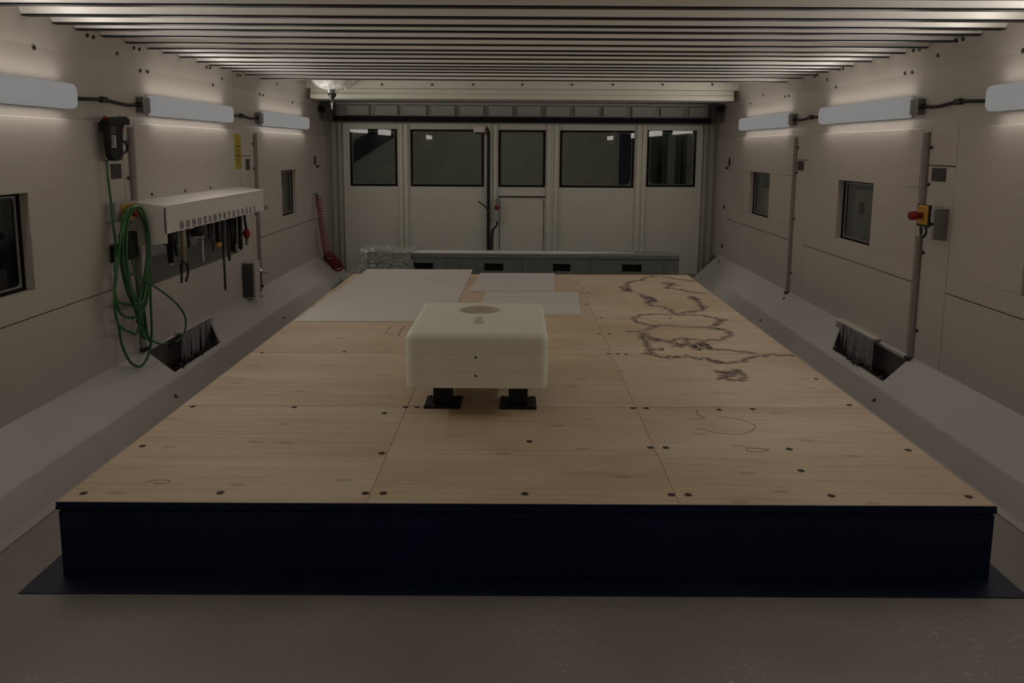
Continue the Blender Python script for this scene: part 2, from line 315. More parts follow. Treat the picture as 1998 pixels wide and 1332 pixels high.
def side_wall(sgn, X, name, wins, zj, cavity=None):
    """panelled side wall; panels are 6 cm thick sheets with 6 mm joints over a dark backing"""
    root = thing(name, None, None, (X, 3, 0)); del root
    r = bpy.data.objects[name]; tag(r, kind=S)
    T = .06*sgn; g = .003
    cols = [(5.03, 5.28, 5.45), (7.50, 7.78, 8.02)] if sgn < 0 else [(4.95, 5.28, 5.38), (7.48, 7.77, 7.86)]
    cols = [(2.52, 2.78, 2.90)] + cols
    segs = []; y = Y0
    for a, b, c in cols: segs.append((y, a)); y = c
    segs.append((y, 10.30))
    for (a, b) in segs:
        ws = [w_ for w_ in wins if a < w_[0] < b]
        cav = cavity and a < cavity[0] < b
        top = ZL
        m = MB()
        def bx(y0, y1, z0, z1):
            if y1-y0 > .002 and z1-z0 > .002: m.box(X, X+T, y0, y1, z0, z1)
        if cav:
            y0, y1, z0, z1 = cavity
            bx(a+g, b-g, z1, top); bx(a+g, y0, z0, z1); bx(y1, b-g, z0, z1)
            m.build('panel', 'wall', r, bevel=.003)
            B(X, X+T, a+g, b-g, .28, z0-.0).build('panel', 'wall', r, bevel=.003)
            continue
        if ws:
            y0, y1, z0, z1 = ws[0]
            bx(a+g, b-g, z1, top); bx(a+g, b-g, zj+g, z0); bx(a+g, y0, z0, z1); bx(y1, b-g, z0, z1)
        else: bx(a+g, b-g, zj+g, top)
        m.build('panel', 'wall', r, bevel=.003)
        B(X, X+T, a+g, b-g, .28, zj-g).build('panel', 'wall', r, bevel=.003)
    for (a, b, c) in cols:      # service columns: removable cover, top panel behind the rail
        B(X, X+T, a+g, b-g, .28, 1.62).build('column_cover', 'wall', r, bevel=.004)
        B(X, X+T, a+g, b-g, 1.62+2*g, ZL).build('panel', 'wall', r, bevel=.003)
        B(X, X+T, b+g, c-g, .28, ZL).build('panel', 'wall', r, bevel=.003)
    B(X, X+T, 10.306, YB, .28, ZL).build('panel', 'wall', r, bevel=.003)
    # backing behind the joints, cut round the openings
    op = sorted([w_ for w_ in wins]+([cavity] if cavity else []))
    m = MB(); y = Y0
    Xa, Xb = X+T, X+T*1.5
    for (y0, y1, z0, z1) in op:
        m.box(Xa, Xb, y, y0, 0, 2.7); m.box(Xa, Xb, y0, y1, 0, z0); m.box(Xa, Xb, y0, y1, z1, 2.7); y = y1
    m.box(Xa, Xb, y, YB, 0, 2.7)
    m.build('backing', 'groove', r)
    # upper band set back 2.5 cm that carries the lights, then the sloping cove plate
    B(X+.025*sgn, Xa, Y0, YB-.6, ZL+.001, ZC).build('upper_band', 'wall2', r)
    B(X+.025*sgn, Xa, YB-.6, YB, ZL+.001, 2.6).build('upper_band', 'wall2', r)
    u = X+.025*sgn
    MB().prism([(u, Y0, ZC), (Xa, Y0, ZC), (Xa, Y0, 2.66), (X-.03*sgn, Y0, 2.66), (X-.03*sgn, Y0, ZS)], (0, YB-.6-Y0, 0)).build('cove_plate', 'wall2', r)
    # rails on the far edge of each column
    for (a, b, c) in cols[1:]:
        w_ = .055 if sgn < 0 else .05; y0 = b+.07 if sgn < 0 else b
        if sgn < 0 and b > 7: y0 = b+.12
        rt = thing('wall_rail', None, None, (X, y0, .3))
        B(X, X-.022*sgn, y0, y0+w_, .30, 1.84).build('channel', 'rail', rt, bevel=.004)
        B(X-.022*sgn, X-.026*sgn, y0+.014, y0+w_-.014, .31, 1.83).build('cover_band', 'rail', rt)
        for z in (.52, 1.05, 1.5, 1.74):
            MB().cyl((X, y0-.03, z), (X-.014*sgn, y0-.03, z), .011, 10).build('bolt', 'darkmetal', rt)
        MB().box(X, X-.034*sgn, y0-.004, y0+w_+.004, .298, .325).build('foot', 'darkmetal', rt)
        side = 'left' if sgn < 0 else 'right'
        near = 'nearer' if b < 6 else 'farther'
        tag(rt, f'grey brown vertical channel rail on the {side} wall, the {near} of its two', 'rail')
    return r
WINL = [(3.60, 4.225, .94, 1.465), (8.80, 9.385, .935, 1.45)]
WINR = [(3.50, 4.21, .955, 1.47), (6.07, 6.74, .98, 1.472), (8.57, 9.31, .975, 1.468)]
CAV = (5.52, 7.36, .73, 1.16)
WALL_L = side_wall(-1, XL, 'wall_left', WINL, .795, CAV)
WALL_R = side_wall(1, XR, 'wall_right', WINR, .83)
# bolts on the cove plates and upper band
def bolts(pts, X, sgn, wall):
    for (x, y) in pts:
        p = atx(x, y, X)
        XX = X-.002*sgn if p.z > ZC+.01 else X+.025*sgn
        p = atx(x, y, XX)
        if p.z > ZC+.01:   # on the sloping cove
            t = min(1, (p.z-ZC-.01)/(ZS-ZC-.01)); XX = X-sgn*(-.025+.055*t); p = atx(x, y, XX)
        MB().cyl((XX+.01*sgn, p.y, p.z), (XX-.008*sgn, p.y, p.z), .013, 8).build('bolt', 'darkmetal', wall)
bolts([(65, 93), (169, 69), (181, 72), (227, 104), (260, 93), (271, 96), (273, 138), (287, 140), (402, 131), (409, 132), (432, 153), (415, 166), (463, 146), (468, 147), (506, 184), (513, 186), (540, 163), (570, 200)], XL, -1, WALL_L)
bolts([(1998, 99), (1867, 79), (1880, 76), (1831, 108), (1783, 98), (1795, 96), (1767, 143), (1781, 141), (1646, 134), (1639, 135), (1615, 155), (1632, 170), (1590, 149), (1595, 146), (1533, 188), (1540, 187), (1490, 185), (1465, 202)], XR, 1, WALL_R)

# windows of the side walls
def side_window(n, sgn, X, y0, y1, z0, z1, pane_disc=False):
    r = thing('window_%d' % n, None, None, (X, y0, z0)); tag(r, kind=S)
    a = X+.050*sgn; b = X+.085*sgn
    m = MB(); f = .016
    for (p, q, s_, t) in ((y0, y1, z0, z0+f), (y0, y1, z1-f, z1), (y0, y0+f, z0+f, z1-f), (y1-f, y1, z0+f, z1-f)): m.box(a, b, p, q, s_, t)
    m.build('window_frame', 'gasket', r)
    rounded_frame('inner_lining', (a+.012*sgn), 'x', (y0+f, y1-f, z0+f, z1-f), .008, .03, .01*sgn, 'grey', r)
    pane = B(a+.026*sgn, a+.031*sgn, y0+f, y1-f, z0+f, z1-f).build('pane', 'glass', r)
    if pane_disc:
        MB().cyl((a+.024*sgn, y0+.36, 1.255), (a+.0255*sgn, y0+.36, 1.255), .055, 24).build('pane_disc', 'grille', r)  # dark round disc on the room side of the pane
    # light sill under the opening
    return r
def rounded_frame(name, c, axis, rect, w_, rad, th, material, parent):
    """flat frame with a rounded inner opening"""
    p0, p1, q0, q1 = rect; inner = []; outer = []
    for (cx_, cy_, a0, ox, oy) in ((p1-w_-rad, q1-w_-rad, 0, p1, q1), (p0+w_+rad, q1-w_-rad, 90, p0, q1), (p0+w_+rad, q0+w_+rad, 180, p0, q0), (p1-w_-rad, q0+w_+rad, 270, p1, q0)):
        for k in range(7):
            a = radians(a0+15*k); inner.append((cx_+rad*cos(a), cy_+rad*sin(a)))
            if k == 0: outer.append((ox, inner[-1][1]) if a0 in (0, 180) else (inner[-1][0], oy))
            elif k == 6: outer.append((inner[-1][0], oy) if a0 in (0, 180) else (ox, inner[-1][1]))
            else: outer.append((ox, oy))
    def P(u, v, d): return (c+d, u, v) if axis == 'x' else (u, c+d, v)
    n = len(inner); vs = [P(u, v, 0) for u, v in inner]+[P(u, v, 0) for u, v in outer]+[P(u, v, th) for u, v in inner]+[P(u, v, th) for u, v in outer]
    fs = []
    for i in range(n):
        j = (i+1) % n
        for f in ((i, j, n+j, n+i), (2*n+i, 3*n+i, 3*n+j, 2*n+j), (i, 2*n+i, 2*n+j, j), (n+i, n+j, 3*n+j, 3*n+i)): fs.append(f)
    m = MB(); m.add(vs, fs)
    return m.build(name, material, parent)
k = 1
for w_ in WINL: side_window(k, -1, XL, *w_); k += 1
for i, w_ in enumerate(WINR): side_window(k, 1, XR, *w_, pane_disc=(i == 1)); k += 1
# tool bay recess in the left wall
y0, y1, z0, z1 = CAV; m = MB(); D = .34
m.add([(XL-.03, y0, z0), (XL-.03, y1, z0), (XL-D, y1, z0+.10), (XL-D, y0, z0+.10)], [(0, 1, 2, 3)])
m.add([(XL-.03, y0, z1), (XL-.03, y1, z1), (XL-D, y1, z1), (XL-D, y0, z1)], [(0, 3, 2, 1)])
m.add([(XL-D, y0, z0+.10), (XL-D, y1, z0+.10), (XL-D, y1, z1), (XL-D, y0, z1)], [(0, 1, 2, 3)])
for y in (y0, y1): m.add([(XL-.03, y, z0), (XL-D, y, z0+.10), (XL-D, y, z1), (XL-.03, y, z1)], [(0, 1, 2, 3)])
m.build('recess_lining', 'grey', WALL_L)

# sloping sheet skirt along both side walls
def skirt(sgn, X, toe, ztop, name, yn, yf):
    """thin sloping sheet with an outlet cut out of its upper half between yn and yf"""
    r = thing(name, None, None, (X, 3, 0)); tag(r, kind=S)
    def seg(a, b, t0, t1, nm='sloping_sheet'):
        P = lambda t, d=0: (toe+(X-toe)*t+d*sgn, a, ztop*t)
        p0, p1 = P(t0), P(t1)
        MB().prism([p0, p1, (p1[0]+.012*sgn, a, p1[2]-.004), (p0[0]+.012*sgn, a, max(0, p0[2]-.004))], (0, b-a, 0)).build(nm, 'bevelp', r)
    seg(Y0, yn, 0, 1); seg(yf, YB-.35, 0, 1); seg(yn, yf, 0, NT); seg(yn, yf, .955, 1, 'top_flange')
    Q = lambda t, y, d=0: (toe+(X-toe)*t+.012*sgn*d, y, ztop*t-.004*d)
    vs = [Q(NT, yf-.26), Q(.96, yf), Q(NT, yf), Q(NT, yf-.26, 1), Q(.96, yf, 1), Q(NT, yf, 1)]
    MB().add(vs, [(0, 1, 2), (5, 4, 3), (0, 3, 4, 1), (1, 4, 5, 2), (2, 5, 3, 0)]).build('corner_plate', 'bevelp', r)
    B(X, X+.05*sgn, Y0, YB-.35, ztop-.02, ztop).build('top_flange', 'bevelp', r)
    for y in (yn-.006, yf): MB().prism([(toe+.01*sgn, y, 0), (X, y, ztop-.008), (X+.05*sgn, y, ztop-.008), (X+.05*sgn, y, 0)], (0, .006, 0)).build('cheek_plate', 'bevelp', r)
    B(toe-.05*sgn, toe+.01*sgn, Y0, YB-.35, 0, .005).build('toe_strip', 'bevelp', r)
    nrm = V((-(ztop)*sgn, 0, abs(X-toe))).normalized()
    return r, V((toe, 0, 0)), nrm
NT = .46
SKL, PL0, PLN = skirt(-1, XL, -2.235, .295, 'baseboard_left', 5.42, 6.55)
SKR, PR0, PRN = skirt(1, XR, 2.36, .325, 'baseboard_right', 5.30, 6.46)
for (x, y) in ((343, 773), (555, 620), (510, 578)):
    p = atp(x, y, PL0, PLN); MB().cyl(p-PLN*.01, p+PLN*.006, .014, 10).build('bolt', 'darkmetal', SKL)
for (x, y) in ((1706, 781), (1484, 625), (1530, 582), (1403, 511), (1369, 543)):
    p = atp(x, y, PR0, PRN); MB().cyl(p-PRN*.01, p+PRN*.006, .014, 10).build('bolt', 'darkmetal', SKR)

# ceiling sheet and slats
cl = MB(); cl.box(XL-.1, XR+.1, Y0, 8.30, ZS, ZS+.03); cl.box(XL-.1, XR+.1, 8.27, 8.30, ZS, 2.66); cl.box(XL-.1, XR+.1, 8.27, YB+.1, 2.64, 2.67)
cl.build('ceiling', 'slat', kind=S)
SLY = [3.02, 3.33, 3.64, 3.929, 4.254, 4.534, 4.763, 5.054, 5.367, 5.672, 5.918, 6.206, 6.541, 6.802, 7.044, 7.324, 7.687, 8.124]
s0 = None
for y in SLY:
    if s0 is None:
        s0 = thing('ceiling_slat', 'long pale ceiling slat with a dark lower edge, spanning wall to wall', 'ceiling slat', (0, y, 2.39), 'ceiling slats')
        MB().prism([(XL+.02, y, 2.392), (XL+.02, y-.045, ZS-.001), (XL+.02, y+.05, ZS-.001), (XL+.02, y+.046, 2.392)], (XR-XL-.04, 0, 0)).build('slat_body', 'slat', s0)
        MB().box(XL+.02, XR-.02, y-.002, y+.052, 2.384, 2.392).build('edge_strip', 'dark', s0)
    else:
        c = s0.copy(); COL.objects.link(c); c.location = (0, y, 2.39)
        for ch in list(s0.children):
            d = ch.copy(); COL.objects.link(d); d.parent = c
# ------------------------------------------------------------------ end wall with its folding door
BW = thing('wall_back', None, None, (0, YB, 0)); tag(BW, kind=S)
ZD = 2.035
m = MB(); m.box(XL-.1, -2.39, YB, YB+.08, 0, ZD); m.box(2.515, XR+.1, YB, YB+.08, 0, ZD); m.build('jamb_panel', 'jamb', BW)
for x0, x1 in ((-2.53, -2.47), (-2.44, -2.39), (2.515, 2.56), (2.60, 2.66)): B(x0, x1, YB-.03, YB, 0, ZD).build('jamb_rib', 'jamb', BW, bevel=.004)
B(XL-.1, XR+.1, YB, YB+.08, ZD, 2.66).build('header_panel', 'jamb', BW)
x = -2.32
while x < 2.5:
    MB().prism([(x, YB, 2.14), (x+.31, YB, 2.14), (x+.31, YB, 2.275), (x, YB, 2.275)], (0, -.05, 0)).build('header_box', 'jamb', BW, bevel=.008); x += .385
B(XL, XR, YB-.10, YB, 2.28, 2.31).build('header_lip', 'jamb', BW)
# five leaves
LE = [(-2.385, -1.625, -2.285, -1.645), (-1.478, -.425, -1.46, -.465), (-.268, .386, -.262, .372), (.556, 1.592, .572, 1.578), (1.745, 2.51, 1.755, 2.416)]
for n, (a, b, wa, wb) in enumerate(LE):
    dr = thing('door_%d' % (n+1), None, None, ((a+b)/2, YB, 0)); tag(dr, kind=S)
    zb, zt = 1.188, 1.957
    if n == 4: zb, zt = 1.205, 1.965
    m = MB(); m.box(a, b, YB, YB+.05, 0, zb); m.box(a, b, YB, YB+.05, zt, ZD-.003); m.box(a, wa, YB, YB+.05, zb, zt); m.box(wb, b, YB, YB+.05, zb, zt)
    m.build('leaf', 'door', dr, bevel=.003)
    f = .026; m = MB()
    for (p, q, s_, t) in ((wa, wb, zb, zb+f), (wa, wb, zt-f, zt), (wa, wa+f, zb+f, zt-f), (wb-f, wb, zb+f, zt-f)): m.box(p, q, YB-.008, YB+.04, s_, t)
    wf = m.build('window_gasket', 'gasket', dr)
    rounded_frame('inner_lining', YB+.012, 'y', (wa+f, wb-f, zb+f, zt-f), .010, .075, .012, 'door', dr)
    B(wa+.004, wb-.004, YB-.013, YB-.009, zb+.004, zt-.004).build('pane', 'glass', dr)
    if n == 0 or n == 4:
        xx = a+.015 if n == 0 else b-.015-.03
        B(xx, xx+.03, YB-.022, YB, 0, ZD-.01).build('edge_profile', 'doorpost', dr, bevel=.004)
    if n == 2:
        B(a+.01, b-.01, YB-.03, YB, 1.05, 1.062).build('cover_strip', 'gasket', dr)
        B(a+.01, b-.01, YB-.022, YB, 1.064, 1.10).build('cross_rail', 'doorpost', dr, bevel=.004)
        for z in (.98, .62):
            B(b-.005, b+.03, YB-.05, YB-.0, z-.06, z+.03).build('hinge', 'doorpost', dr, bevel=.005)
        for xx in (a+.02, b-.03): B(xx, xx+.006, YB-.004, YB, .02, 1.03).build('edge_joint', 'gasket', dr)
# posts between the leaves
for i, (a, b) in enumerate(((-1.625, -1.478), (-.425, -.268), (.386, .556), (1.592, 1.745))):
    p = MB(); ww = b-a
    p.box(a, b, YB-.02, YB+.05, 0, ZD-.003); p.box(a+.02, a+.055, YB-.045, YB-.02, 0, ZD-.003); p.box(b-.055, b-.02, YB-.045, YB-.02, 0, ZD-.003)
    p.build('trim_%d' % (i+1), 'doorpost', kind=S, bevel=.005)
for i, (a, b) in enumerate(((-2.39, -1.62),)): pass
# ------------------------------------------------------------------ hall beyond the glass
hb = thing('roof_beam', 'dark blue diagonal steel beam seen through the leftmost door window', 'beam', (-4.2, 14, .0))
p1 = aty(684, 322, 14); p2 = aty(760, 272, 14); d = (p2-p1)
un = V((-d.z, 0, d.x)).normalized()
MB().obox((p1+p2)/2+un*.13, d*1.3, V((0, .12, 0)), un*.13).build('web', 'hallblue', hb)
MB().obox((p1+p2)/2+un*.275, d*1.3, V((0, .2, 0)), un*.015).build('flange', 'hallblue', hb)
p = aty(1212, 300, 14); q = aty(1231, 300, 14)
hc = thing('steel_column', 'navy blue column seen at the right edge of the fourth door window', 'column', (p.x+.1, 14, -.02))
m = MB(); m.box(p.x, q.x+.1, 14, 14.03, -.02, 4.18); m.box(p.x, q.x+.1, 14.25, 14.28, -.02, 4.18); m.box((p.x+q.x)/2, (p.x+q.x)/2+.02, 14.03, 14.25, -.02, 4.18); m.build('profile', 'hallblue', hc)
B(p.x-.08, q.x+.18, 13.92, 14.36, -.02, .02).build('base_plate', 'hallblue', hc)
for i, (xa, xb) in enumerate(((1272, 1303), (1322, 1340))):
    p = aty(xa, 300, 14.5); q = aty(xb, 300, 14.5)
    hc = thing('steel_column', ['dark green column pair behind the rightmost door window, the wider one', 'narrow dark green column behind the rightmost door window, right of the wide one'][i], 'column', (p.x, 14.5, -.02))
    m = MB(); m.box(p.x, p.x+.10, 14.5, 14.7, -.02, 4.18); m.box(q.x-.10, q.x, 14.5, 14.7, -.02, 4.18); m.box(p.x, q.x, 14.6, 14.62, -.02, 4.18); m.build('profile', 'hallgreen', hc)
    B(p.x-.06, q.x+.06, 14.42, 14.78, -.02, .02).build('base_plate', 'hallgreen', hc)
# machine outside the near left window
mc = thing('machine_cabinet', 'dark machine standing outside the nearest left wall window', 'machine', (-4.2, 5.4, -.02))
B(-4.6, -3.7, 4.9, 6.3, -.02, 1.05).build('body', 'machine', mc, bevel=.03)
B(-3.70, -3.69, 5.0, 6.1, .75, .95).build('front_strip', 'grille', mc)
MB().tube(smooth([(-3.8, 4.95, 1.5), (-3.75, 5.15, 1.43), (-3.7, 5.4, 1.25), (-3.68, 5.6, 1.06)]), .03, 10).build('hose', 'dark', mc)
B(-4.6, -3.8, 4.9, 5.0, 1.05, 1.55).build('upright', 'machine', mc, bevel=.02)
# ------------------------------------------------------------------ lights
def rrect_pts(w_, h_, r, n=6):
    o = []
    for (cx_, cy_, a0) in ((w_/2-r, h_/2-r, 0), (-w_/2+r, h_/2-r, 90), (-w_/2+r, -h_/2+r, 180), (w_/2-r, -h_/2+r, 270)):
        for k in range(n+1): a = radians(a0+90*k/n); o.append((cx_+r*cos(a), cy_+r*sin(a)))
    return o
def area(name, loc, nrm, longdir, sx, sy, e, rgb):
    l = bpy.data.lights.new(name, 'AREA'); l.shape = 'RECTANGLE'; l.size = sx; l.size_y = sy; l.energy = e; l.color = rgb
    o = bpy.data.objects.new(name, l); COL.objects.link(o)
    z = -V(nrm).normalized(); x = V(longdir).normalized(); y = z.cross(x)
    o.matrix_world = Matrix(((x.x, y.x, z.x, loc[0]), (x.y, y.y, z.y, loc[1]), (x.z, y.z, z.z, loc[2]), (0, 0, 0, 1)))
    return o
WHERE = {(-1, 0): 'left wall nearest the doors', (-1, 1): 'left wall above the tool cabinet', (-1, 2): 'left wall, cut by the left photo edge',
         (1, 0): 'right wall nearest the doors', (1, 1): 'right wall, middle of three', (1, 2): 'right wall, cut by the right photo edge',
         (-1, 3): 'left wall behind the viewer, added for fill', (1, 3): 'right wall behind the viewer, added for fill'}
for i, (sg, ya, yb) in enumerate(LAMPS):
    X = (XL if sg < 0 else XR)+.025*sg; zc = 1.995 if sg < 0 else 2.012; H = .142; L = yb-ya; yc = (ya+yb)/2
    kk = i % 4
    t = thing('tube_light', 'lit white tube light on the '+WHERE[(sg, kk)], 'wall light', (X, yc, zc-H/2), 'wall tube lights')
    m = MB(); rings = [(0, .96, .9), (.030, .96, .9)]
    def ring(d, sx, sy, r): return [V((X-sg*d, yc+u, zc+v)) for u, v in rrect_pts(L*sx, H*sy, r)]
    def stack(levels):
        m = MB(); vs = []; n = 28
        for (d, sx, sy, r) in levels: vs += ring(d, sx, sy, r)
        fs = [(k_*n+j, k_*n+(j+1) % n, (k_+1)*n+(j+1) % n, (k_+1)*n+j) for k_ in range(len(levels)-1) for j in range(n)]
        m.add(vs, fs, True); b_ = (len(levels)-1)*n
        m.add(vs[:n]+vs[b_:], [tuple(range(n)), tuple(range(2*n-1, n-1, -1))]); return m
    stack([(0, .985, .86, .03), (.028, .985, .86, .03)]).build('housing', 'grey', t)
    stack([(.028, 1, 1, .035), (.070, 1, 1, .035), (.082, .995, .93, .034), (.088, .985, .80, .03)]).build('opal_cover', 'diffuser', t)
    m = MB(); m.box(X, X-sg*.055, ya-.11, ya-.005, zc-.055, zc+.055); m.build('end_connector', 'dull', t, bevel=.008)
    MB().cyl((X-sg*.03, ya-.15, zc), (X-sg*.03, ya-.10, zc), .016, 12).build('cable_gland', 'dark', t)
    for q in (.2, .8):
        for sz in (-1, 1): MB().box(X-sg*.02, X-sg*.05, ya+L*q-.015, ya+L*q+.015, zc+sz*(H/2)-.004, zc+sz*(H/2)+.004).build('clip', 'steel', t)
    area('tube_lamp_front', (X-sg*.093, yc, zc), (-sg, 0, 0), (0, 1, 0), L*.96, H*.8, LAMP_W, LAMP_RGB)
    area('tube_lamp_up', (X-sg*.074, yc, zc+H/2+.004), (0, 0, 1), (0, 1, 0), L*.95, .026, LAMP_SIDE, LAMP_RGB)
    area('tube_lamp_down', (X-sg*.074, yc, zc-H/2-.004), (0, 0, -1), (0, 1, 0), L*.95, .026, LAMP_SIDE, LAMP_RGB)
# cables joining the fittings
for sg, nm in ((-1, 'left'), (1, 'right')):
    ls = [l for l in LAMPS if l[0] == sg]; X = (XL if sg < 0 else XR)+.025*sg; zc = 1.995 if sg < 0 else 2.012
    for j in (0, 1):
        a = ls[j+1][2]; b = ls[j][1]-.15
        ct = thing('lamp_cable', f'black cable joining two tube lights on the {nm} wall, '+('the farther stretch' if j == 0 else 'the nearer stretch'), 'cable', (X, (a+b)/2, zc-.02))
        pts = smooth([(X-sg*.03, a-.02, zc-.0), (X-sg*.02, a+.12, zc-.004), (X-sg*.016, (a+b)/2, zc+.006), (X-sg*.018, b-.12, zc-.01), (X-sg*.03, b+.02, zc)])
        MB().tube(pts, .011, 8).build('sheath', 'dark', ct)
        MB().box(X, X-sg*.034, (a+b)/2-.03, (a+b)/2+.03, zc-.012, zc+.026).build('cable_clip', 'darkmetal', ct, bevel=.006)
# unseen area lights added to brighten the hall behind the glass
area('hall_fill', (0, 14, 4.1), (0, 0, -1), (1, 0, 0), 6, .4, HALL_W*3.6, (1, .98, .93))
area('hall_fill', (-3.1, 9, 3.4), (-.8, 0, -.6), (0, 1, 0), 8, .4, HALL_W*.35, (.93, .97, 1))
area('hall_fill', (3.2, 9, 3.4), (.8, 0, -.6), (0, 1, 0), 10, .4, HALL_W*1.2, (1, .98, .93))
# ------------------------------------------------------------------ gantry beam across the room
YG = 9.85
gt = thing('gantry_beam', 'wide pale cross beam under the ceiling in front of the doors', 'gantry beam', (0, YG, 2.30))
zb_ = aty(1000, 194, YG).z; z2 = aty(1000, 185, YG).z; z3 = aty(1000, 174, YG).z; zt_ = 2.62
MB().prism([(XL+.07, YG, zb_), (XL+.07, YG, z2), (XL+.07, YG+.015, z2+.01), (XL+.07, YG+.02, z3), (XL+.07, YG+.45, z3), (XL+.07, YG+.45, zb_)], (XR-XL-.15, 0, 0)).build('lower_box', 'gantry', gt, bevel=.004)
MB().box(XL+.005, XR-.02, YG+.005, YG+.40, z3+.003, zt_).build('upper_plate', 'gantry', gt, bevel=.004)
for x in (745, 843, 923, 1019, 1116, 1196, 1293, 1390):
    p = aty(x, 165, YG); MB().cyl((p.x, YG-.006, p.z), (p.x, YG+.01, p.z), .013, 10).build('bolt', 'darkmetal', gt)
B(XL+.03, XR-.04, YG+.45, YG+.80, zb_+.02, 2.5).build('rear_box', 'jamb', gt)
# black guide rail over the doors, with its end pulleys
gr = thing('guide_rail', 'black horizontal guide rail above the door windows', 'rail', (0, YB-.1, 2.04))
B(-2.46, 2.56, YB-.15, YB-.09, 2.045, 2.125).build('rail_bar', 'gasket', gr)
B(-2.44, 2.54, YB-.17, YB-.15, 2.045, 2.06).build('rail_lip', 'dark', gr)
for sx, px in ((-1, 628), (1, 1404)):
    p = aty(px, 213, YB-.3)
    MB().lathe((p.x, YB-.32, p.z), (0, 1, 0), [(0, .03), (0, .045), (.02, .045), (.022, .03), (.05, .03), (.052, .045), (.07, .045), (.07, .02)], 16).build('pulley', 'dark', gr)
    xm = -2.48 if sx < 0 else 2.57
    B(xm-.03, xm+.03, YB-.30, YB-.09, 2.06, 2.30).build('bracket', 'darkmetal', gr, bevel=.004)
    B(min(xm, p.x), max(xm, p.x), YB-.27, YB-.24, p.z-.012, p.z+.012).build('bracket_arm', 'dull', gr)
# wrapped machining head hanging at the left of the beam
ys = 9.55
sp = thing('machining_head', 'machine spindle wrapped in white plastic hanging at the left end of the cross beam', 'machine head', (aty(648, 185, ys).x, ys, 2.05))
c = aty(650, 160, ys); q = aty(648, 182, ys); q2 = aty(648, 196, ys)
m = MB(); n = 22; vs = []; lv = 14; rr = random.Random(5)
jit = [rr.uniform(-.012, .012) for _ in range(n)]
for k_ in range(lv):
    t = k_/(lv-1); z = 2.60+(q.z-2.60)*t; R0 = .25*(1-t**2.6)+.045
    if t > .8: R0 = .045+.09*(1-t)
    for j in range(n):
        a = 2*pi*j/n; rad = R0*(1+.10*sin(5*a+3*t)+.06*sin(9*a+7*t))+jit[j]*(1-t)+rr.uniform(-.007, .007)
        vs.append((c.x+.02*(1-t)+rad*cos(a)*1.0, ys+rad*sin(a)*.8, z))
m.add(vs, [(k_*n+j, (k_+1)*n+j, (k_+1)*n+(j+1) % n, k_*n+(j+1) % n) for k_ in range(lv-1) for j in range(n)], True)
m.build('plastic_wrap', 'wrap', sp)
MB().lathe((q.x, ys, 2.6), (0, 0, -1), [(0, .12), (.12, .12), (.13, .09), (2.6-q.z, .05)], 16).build('spindle_body', 'dull', sp)
MB().lathe((q.x, ys, q.z+.005), (0, 0, -1), [(0, .045), (.015, .052), (.03, .045), (.06, .03), (.062, .018), (.10, .016)], 16).build('collet_nut', 'darkmetal', sp)
MB().lathe((q.x, ys, q.z-.09), (0, 0, -1), [(0, .02), (.03, .022), (.05, .012), (.10, .009)], 12).build('cutter', 'dull', sp)
MB().tube(smooth([(c.x+.15, ys-.05, 2.6), (c.x+.155, ys-.05, 2.5), (c.x+.16, ys-.05, aty(662, 176, ys).z)]), .012, 8).build('hose_end', 'white', sp)
# ------------------------------------------------------------------ platform
PT = .32
rowsY = [2.99, 4.185, 5.32, 6.48, 7.62, 8.765]; colsX = [-1.818, -.592, .655, 1.918]
def yy(r, x): return rowsY[r]+x*(.0115+.0035*r)
pf = thing('raised_platform', 'long low platform of screwed plywood sheets on a dark blue base', 'platform', (0, 5.8, 0))
a = yy(0, -1.8); 
MB().prism([(-1.814, yy(0, -1.8)+.001, 0), (1.917, yy(0, 1.9)+.001, 0), (1.917, 8.79, 0), (-1.814, 8.70, 0)], (0, 0, .278)).build('base_frame', 'blue', pf, bevel=.003)
MB().prism([(-1.822, yy(0, -1.82)-.004, .287), (1.922, yy(0, 1.92)-.004, .287), (1.922, 8.80, .287), (-1.822, 8.70, .287)], (0, 0, .0155)).build('top_rim', 'blue', pf, bevel=.002)
MB().prism([(-1.809, yy(0, -1.82)+.006, .277), (1.912, yy(0, 1.92)+.006, .277), (1.912, 8.80, .277), (-1.812, 8.70, .277)], (0, 0, .011)).build('shadow_gap', 'gasket', pf)
MB().prism([(-1.819, yy(0, -1.82)-.004, .3025), (1.919, yy(0, 1.92)-.004, .3025), (1.919, yy(0, 1.92)-.0006, .3025), (-1.819, yy(0, -1.82)-.0006, .3025)], (0, 0, .0165)).build('painted_edge', 'blue', pf)
sheets = {}
for r in range(5):
    for c in range(3):
        x0, x1 = colsX[c]+.0008, colsX[c+1]-.0008
        pts = [(x0, yy(r, x0)+.003*(r > 0), .3028), (x1, yy(r, x1)+.003*(r > 0), .3028), (x1, yy(r+1, x1)-.003, .3028), (x0, yy(r+1, x0)-.003, .3028)]
        sheets[(r, c)] = MB().prism(pts, (0, 0, PT-.3028)).build('plywood_sheet', 'ply', pf, bevel=.0012, seg=1)
def sheet_at(p):
    for r in range(5):
        for c in range(3):
            if colsX[c] <= p.x <= colsX[c+1] and yy(r, p.x) <= p.y <= yy(r+1, p.x): return sheets[(r, c)]
    return None
SCR = [(163, 962), (430, 961), (713, 962), (748, 962), (1024, 963), (1310, 965), (1343, 965), (1622, 967), (1890, 969), (278, 870), (745, 884), (1269, 873), (1299, 873), (1540, 876), (1772, 878),
       (376, 793), (574, 794), (791, 794), (814, 794), (1235, 796), (1261, 796), (1403, 799), (1469, 798), (1592, 739), (1657, 790), (1187, 690), (1206, 690), (1222, 691), (511, 688), (1170, 651), (1189, 651), (672, 686), (1308, 621), (1172, 620), (1144, 594), (1135, 572), (1148, 571), (1033, 861), (1563, 918), (750, 806)]
